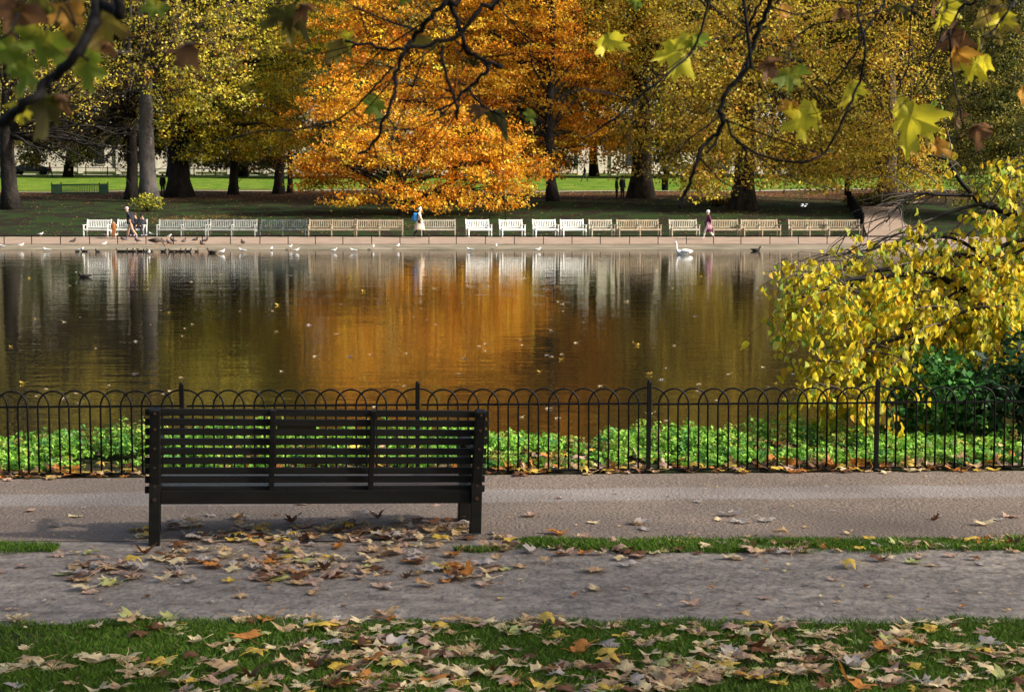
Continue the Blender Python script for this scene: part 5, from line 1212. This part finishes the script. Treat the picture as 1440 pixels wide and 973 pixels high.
    branch([([(150, -40), (138, 0), (130, 40), (105, 78), (72, 110), (45, 140), (10, 168), (-30, 180)], 16, 13, 1), ([(72, 110), (70, 122), (69, 132)], 7, 5, 0), ([(100, 76), (118, 80), (124, 86)], 6, 3, 0), ([(82, -20), (85, 10), (78, 32)], 4, 3, 1), ([(25, 20), (15, 45), (0, 55)], 4, 3, 0)], 1.9,
           [(62, 62, 86, 'green', 20, 20, 10, .4), (36, 100, 84, 'green', 10, 10, -20, .4), (102, 62, 81, 'olive', -20, 15, 25, .5), (125, 90, 70, 'green', -60, 25, 0, .5), (98, 20, 61, 'orange', 10, 10, 0, .3), (22, 20, 84, 'brown', 30, 20, 20, .5), (150, 32, 78, 'olive', -70, 30, 0, .6), (62, 145, 78, 'dark', 80, 40, 10, .5), (10, 70, 70, 'green', 60, 20, 20, .4), (55, 15, 64, 'dark', 0, 30, 10, .3), (150, 62, 36, 'brown', -90, 60, 10, .8), (86, 135, 42, 'brown', -80, 60, 10, .8), (28, 155, 42, 'yellow', 0, 10, 0, .4)])
    branch([([(145, 14), (160, 20), (172, 35), (180, 53), (210, 48), (240, 32), (262, 12)], 3.4, 2, 0), ([(180, 53), (172, 68)], 2, 1.5, 0), ([(262, 12), (300, -40)], 3, 2.4, 1)], 2.3,
           [(255, 70, 74, 'brown', 85, 68, 8, .4), (218, 12, 40, 'green', 20, 10, 0, .3)])
    branch([([(440, -50), (430, -20), (415, 5)], 4, 3, 1)], 2.3, [(400, 18, 78, 'dark', 70, 50, 12, .6), (408, 40, 46, 'olive', 0, 10, 15, .3), (430, 10, 40, 'brown', -60, 50, 0, .7)])
    branch([([(645, -40), (628, 0), (600, 30), (580, 55), (570, 72), (557, 105), (552, 140), (540, 175), (522, 205), (503, 217)], 9, 4, 1), ([(700, -40), (672, 10), (650, 45), (615, 60), (570, 70), (530, 66), (485, 58)], 9, 4, 1), ([(628, 0), (642, 25), (650, 55), (660, 75), (680, 84), (700, 93)], 7, 5, 0), ([(688, 88), (678, 108), (655, 128), (628, 150), (600, 163)], 6, 3, 0), ([(622, 65), (624, 95), (636, 130), (643, 150), (643, 168)], 5, 4, 0),
            ([(658, 122), (672, 142), (690, 155), (708, 165)], 4, 3, 0), ([(600, 45), (560, 35), (520, 20), (480, 0), (470, -10)], 3, 2, 0), ([(597, 75), (585, 110), (565, 160), (545, 205)], 2.4, 1.4, 0), ([(552, 95), (530, 118), (500, 150), (470, 170), (420, 182), (370, 184), (320, 196)], 3.6, 2, 0), ([(700, 93), (705, 92)], 7, 6, 0)], 3.2,
           [(524, 146, 46, 'green', 45, 20, 20, .4), (690, 155, 58, 'dark', 80, 55, 10, .6), (672, 150, 40, 'brown', 70, 60, 0, .7), (745, 162, 26, 'green', 45, 20, 10, .3), (472, 66, 52, 'olive', 60, 40, 20, .5), (595, 55, 40, 'olive', 10, 50, 10, .3), (566, -4, 30, 'green', 10, 10, 0, .3), (488, 52, 30, 'yellow', 100, 40, 0, .4)])
    branch([([(1003, -50), (998, -5), (985, 45), (968, 78), (930, 112), (893, 142), (870, 163), (845, 180), (820, 196)], 4.4, 2.4, 1), ([(893, 141), (860, 132), (815, 126), (780, 140)], 2.6, 1.5, 0), ([(820, 196), (808, 185)], 1.6, 1, 0), ([(920, 120), (935, 140)], 1.6, 1, 0)], 3.8,
           [(948, 74, 74, 'yellow', 75, 25, 10, .5), (857, 60, 50, 'yellow', -10, 20, 15, .4), (978, 58, 40, 'green', -60, 35, 0, .4), (893, 3, 26, 'green', 0, 20, 0, .3), (1060, 5, 1, 'green', 0, 0, 0, 0)])
    branch([([(1100, -50), (1088, -10), (1068, 35), (1055, 72), (1048, 100), (1024, 128), (1012, 155), (1018, 172), (1000, 195), (983, 215), (975, 245), (962, 275), (957, 292)], 8, 5, 1), ([(1055, 70), (1051, 45), (1062, 20), (1075, -10)], 4.4, 4, 1), ([(1018, 172), (1008, 195), (994, 215)], 5, 4, 0), ([(1022, 168), (1030, 192), (1045, 205), (1050, 226)], 4, 3, 0), ([(1034, 198), (1055, 212), (1080, 222), (1110, 228), (1140, 226), (1160, 214), (1172, 195), (1190, 158), (1208, 115), (1216, 82), (1214, 50), (1205, 10), (1203, -50)][::-1], 4.0, 3.2, 1), ([(1050, 226), (1045, 240)], 2, 1.4, 0), ([(1190, 160), (1206, 148)], 2, 1.2, 0)], 3.6,
           [(1080, 92, 44, 'brown', 90, 30, 10, .9), (1112, 108, 56, 'green', 10, 20, 15, .3), (1128, 165, 78, 'yellow', 65, 30, 10, .5), (1110, 150, 40, 'orange', 80, 40, 0, .5), (1097, 14, 34, 'orange', 25, 15, 60, .6), (1182, 18, 26, 'brown', 0, 30, 0, .8)])
    branch([([(1250, -40), (1238, 10), (1218, 42), (1205, 72), (1180, 108), (1165, 122)], 3.8, 2, 1), ([(1236, 15), (1200, 25), (1150, 34), (1120, 52), (1110, 75), (1111, 88)], 2.6, 1.8, 0), ([(1286, -40), (1282, 10), (1279, 60), (1277, 95), (1262, 122)], 3, 1.8, 1), ([(1283, 12), (1300, 32)], 2, 1.4, 0), ([(1216, 86), (1235, 95), (1248, 106)], 1.8, 1, 0), ([(1330, -40), (1325, 20), (1322, 55), (1307, 82), (1308, 105), (1295, 125), (1286, 138)], 3.2, 2, 1)], 4.0,
           [(1279, 168, 96, 'yellow', 5, 18, 10, .35), (1198, 128, 44, 'yellow', -20, 25, 10, .5), (1188, 142, 26, 'brown', 30, 40, 0, .8), (1318, 205, 40, 'orange', 10, 20, 20, .6), (1301, 200, 22, 'dark', 0, 20, 60, .8), (1268, 6, 44, 'dark', 90, 70, 0, .6), (1310, 12, 26, 'brown', 0, 20, 60, .7)])
    branch([([(1372, -50), (1350, 10), (1335, 45), (1322, 60)], 4.4, 3, 1), ([(1335, 45), (1338, 90), (1344, 125), (1350, 155), (1356, 182)], 3.4, 2, 0), ([(1430, -40), (1420, 10), (1400, 40), (1382, 52)], 4, 3, 1), ([(1470, 60), (1460, 90), (1446, 112)], 3, 2, 0), ([(1325, 5), (1318, 20)], 3, 2, 0), ([(1470, 60), (1490, -40)], 3, 3, 1)], 3.9,
           [(1368, 92, 66, 'yellow', 15, 20, -25, .5), (1334, 50, 70, 'brown', 40, 35, 20, .6), (1345, 78, 50, 'orange', 10, 25, 20, .6), (1392, 22, 88, 'olive', 50, 35, 20, .5), (1408, 28, 40, 'yellow', 0, 15, 10, .4), (1330, 8, 44, 'yellow', 20, 25, 20, .4), (1438, 128, 46, 'orange', 10, 20, 30, .5), (1376, 180, 50, 'brown', -75, 55, 0, .8), (1345, 168, 30, 'brown', 0, 20, 50, .9), (1380, 55, 36, 'dark', 20, 20, 40, .7), (1325, 28, 36, 'yellow', 0, 30, 10, .4), (1345, 138, 20, 'olive', 0, 30, 0, .4)])
plane()
# ------------------------------------------------------------------ light
w = bpy.data.worlds.new('World'); sc.world = w; w.use_nodes = True; nt = w.node_tree; bgn = nt.nodes['Background']
sky = nt.nodes.new('ShaderNodeTexSky'); sky.sky_type = 'NISHITA'; sky.sun_disc = False; sky.sun_elevation = SUN_EL; sky.sun_rotation = SUN_AZ; sky.air_density = 1.2; sky.dust_density = 5
nt.links.new(sky.outputs[0], bgn.inputs[0]); bgn.inputs[1].default_value = .095
sd = bpy.data.lights.new('sun', 'SUN'); sd.energy = 4.2; sd.angle = R(3.0); sd.color = (1, .93, .82); so = bpy.data.objects.new('sun', sd); COL.objects.link(so); so.rotation_euler = SUN.to_track_quat('Z', 'Y').to_euler(); so.location = (30, 20, 40)
sc.view_settings.view_transform = 'Standard'; sc.view_settings.look = 'None'; sc.view_settings.exposure = .94; sc.view_settings.gamma = 1; sc.view_settings.use_curve_mapping = False
sc.render.engine = 'CYCLES'; cy = sc.cycles; cy.max_bounces = 6; cy.diffuse_bounces = 3; cy.glossy_bounces = 3; cy.transmission_bounces = 4; cy.transparent_max_bounces = 4
cy.use_denoising = True; cy.sample_clamp_indirect = 4
try: cy.denoiser = 'OPENIMAGEDENOISE'
except Exception: pass
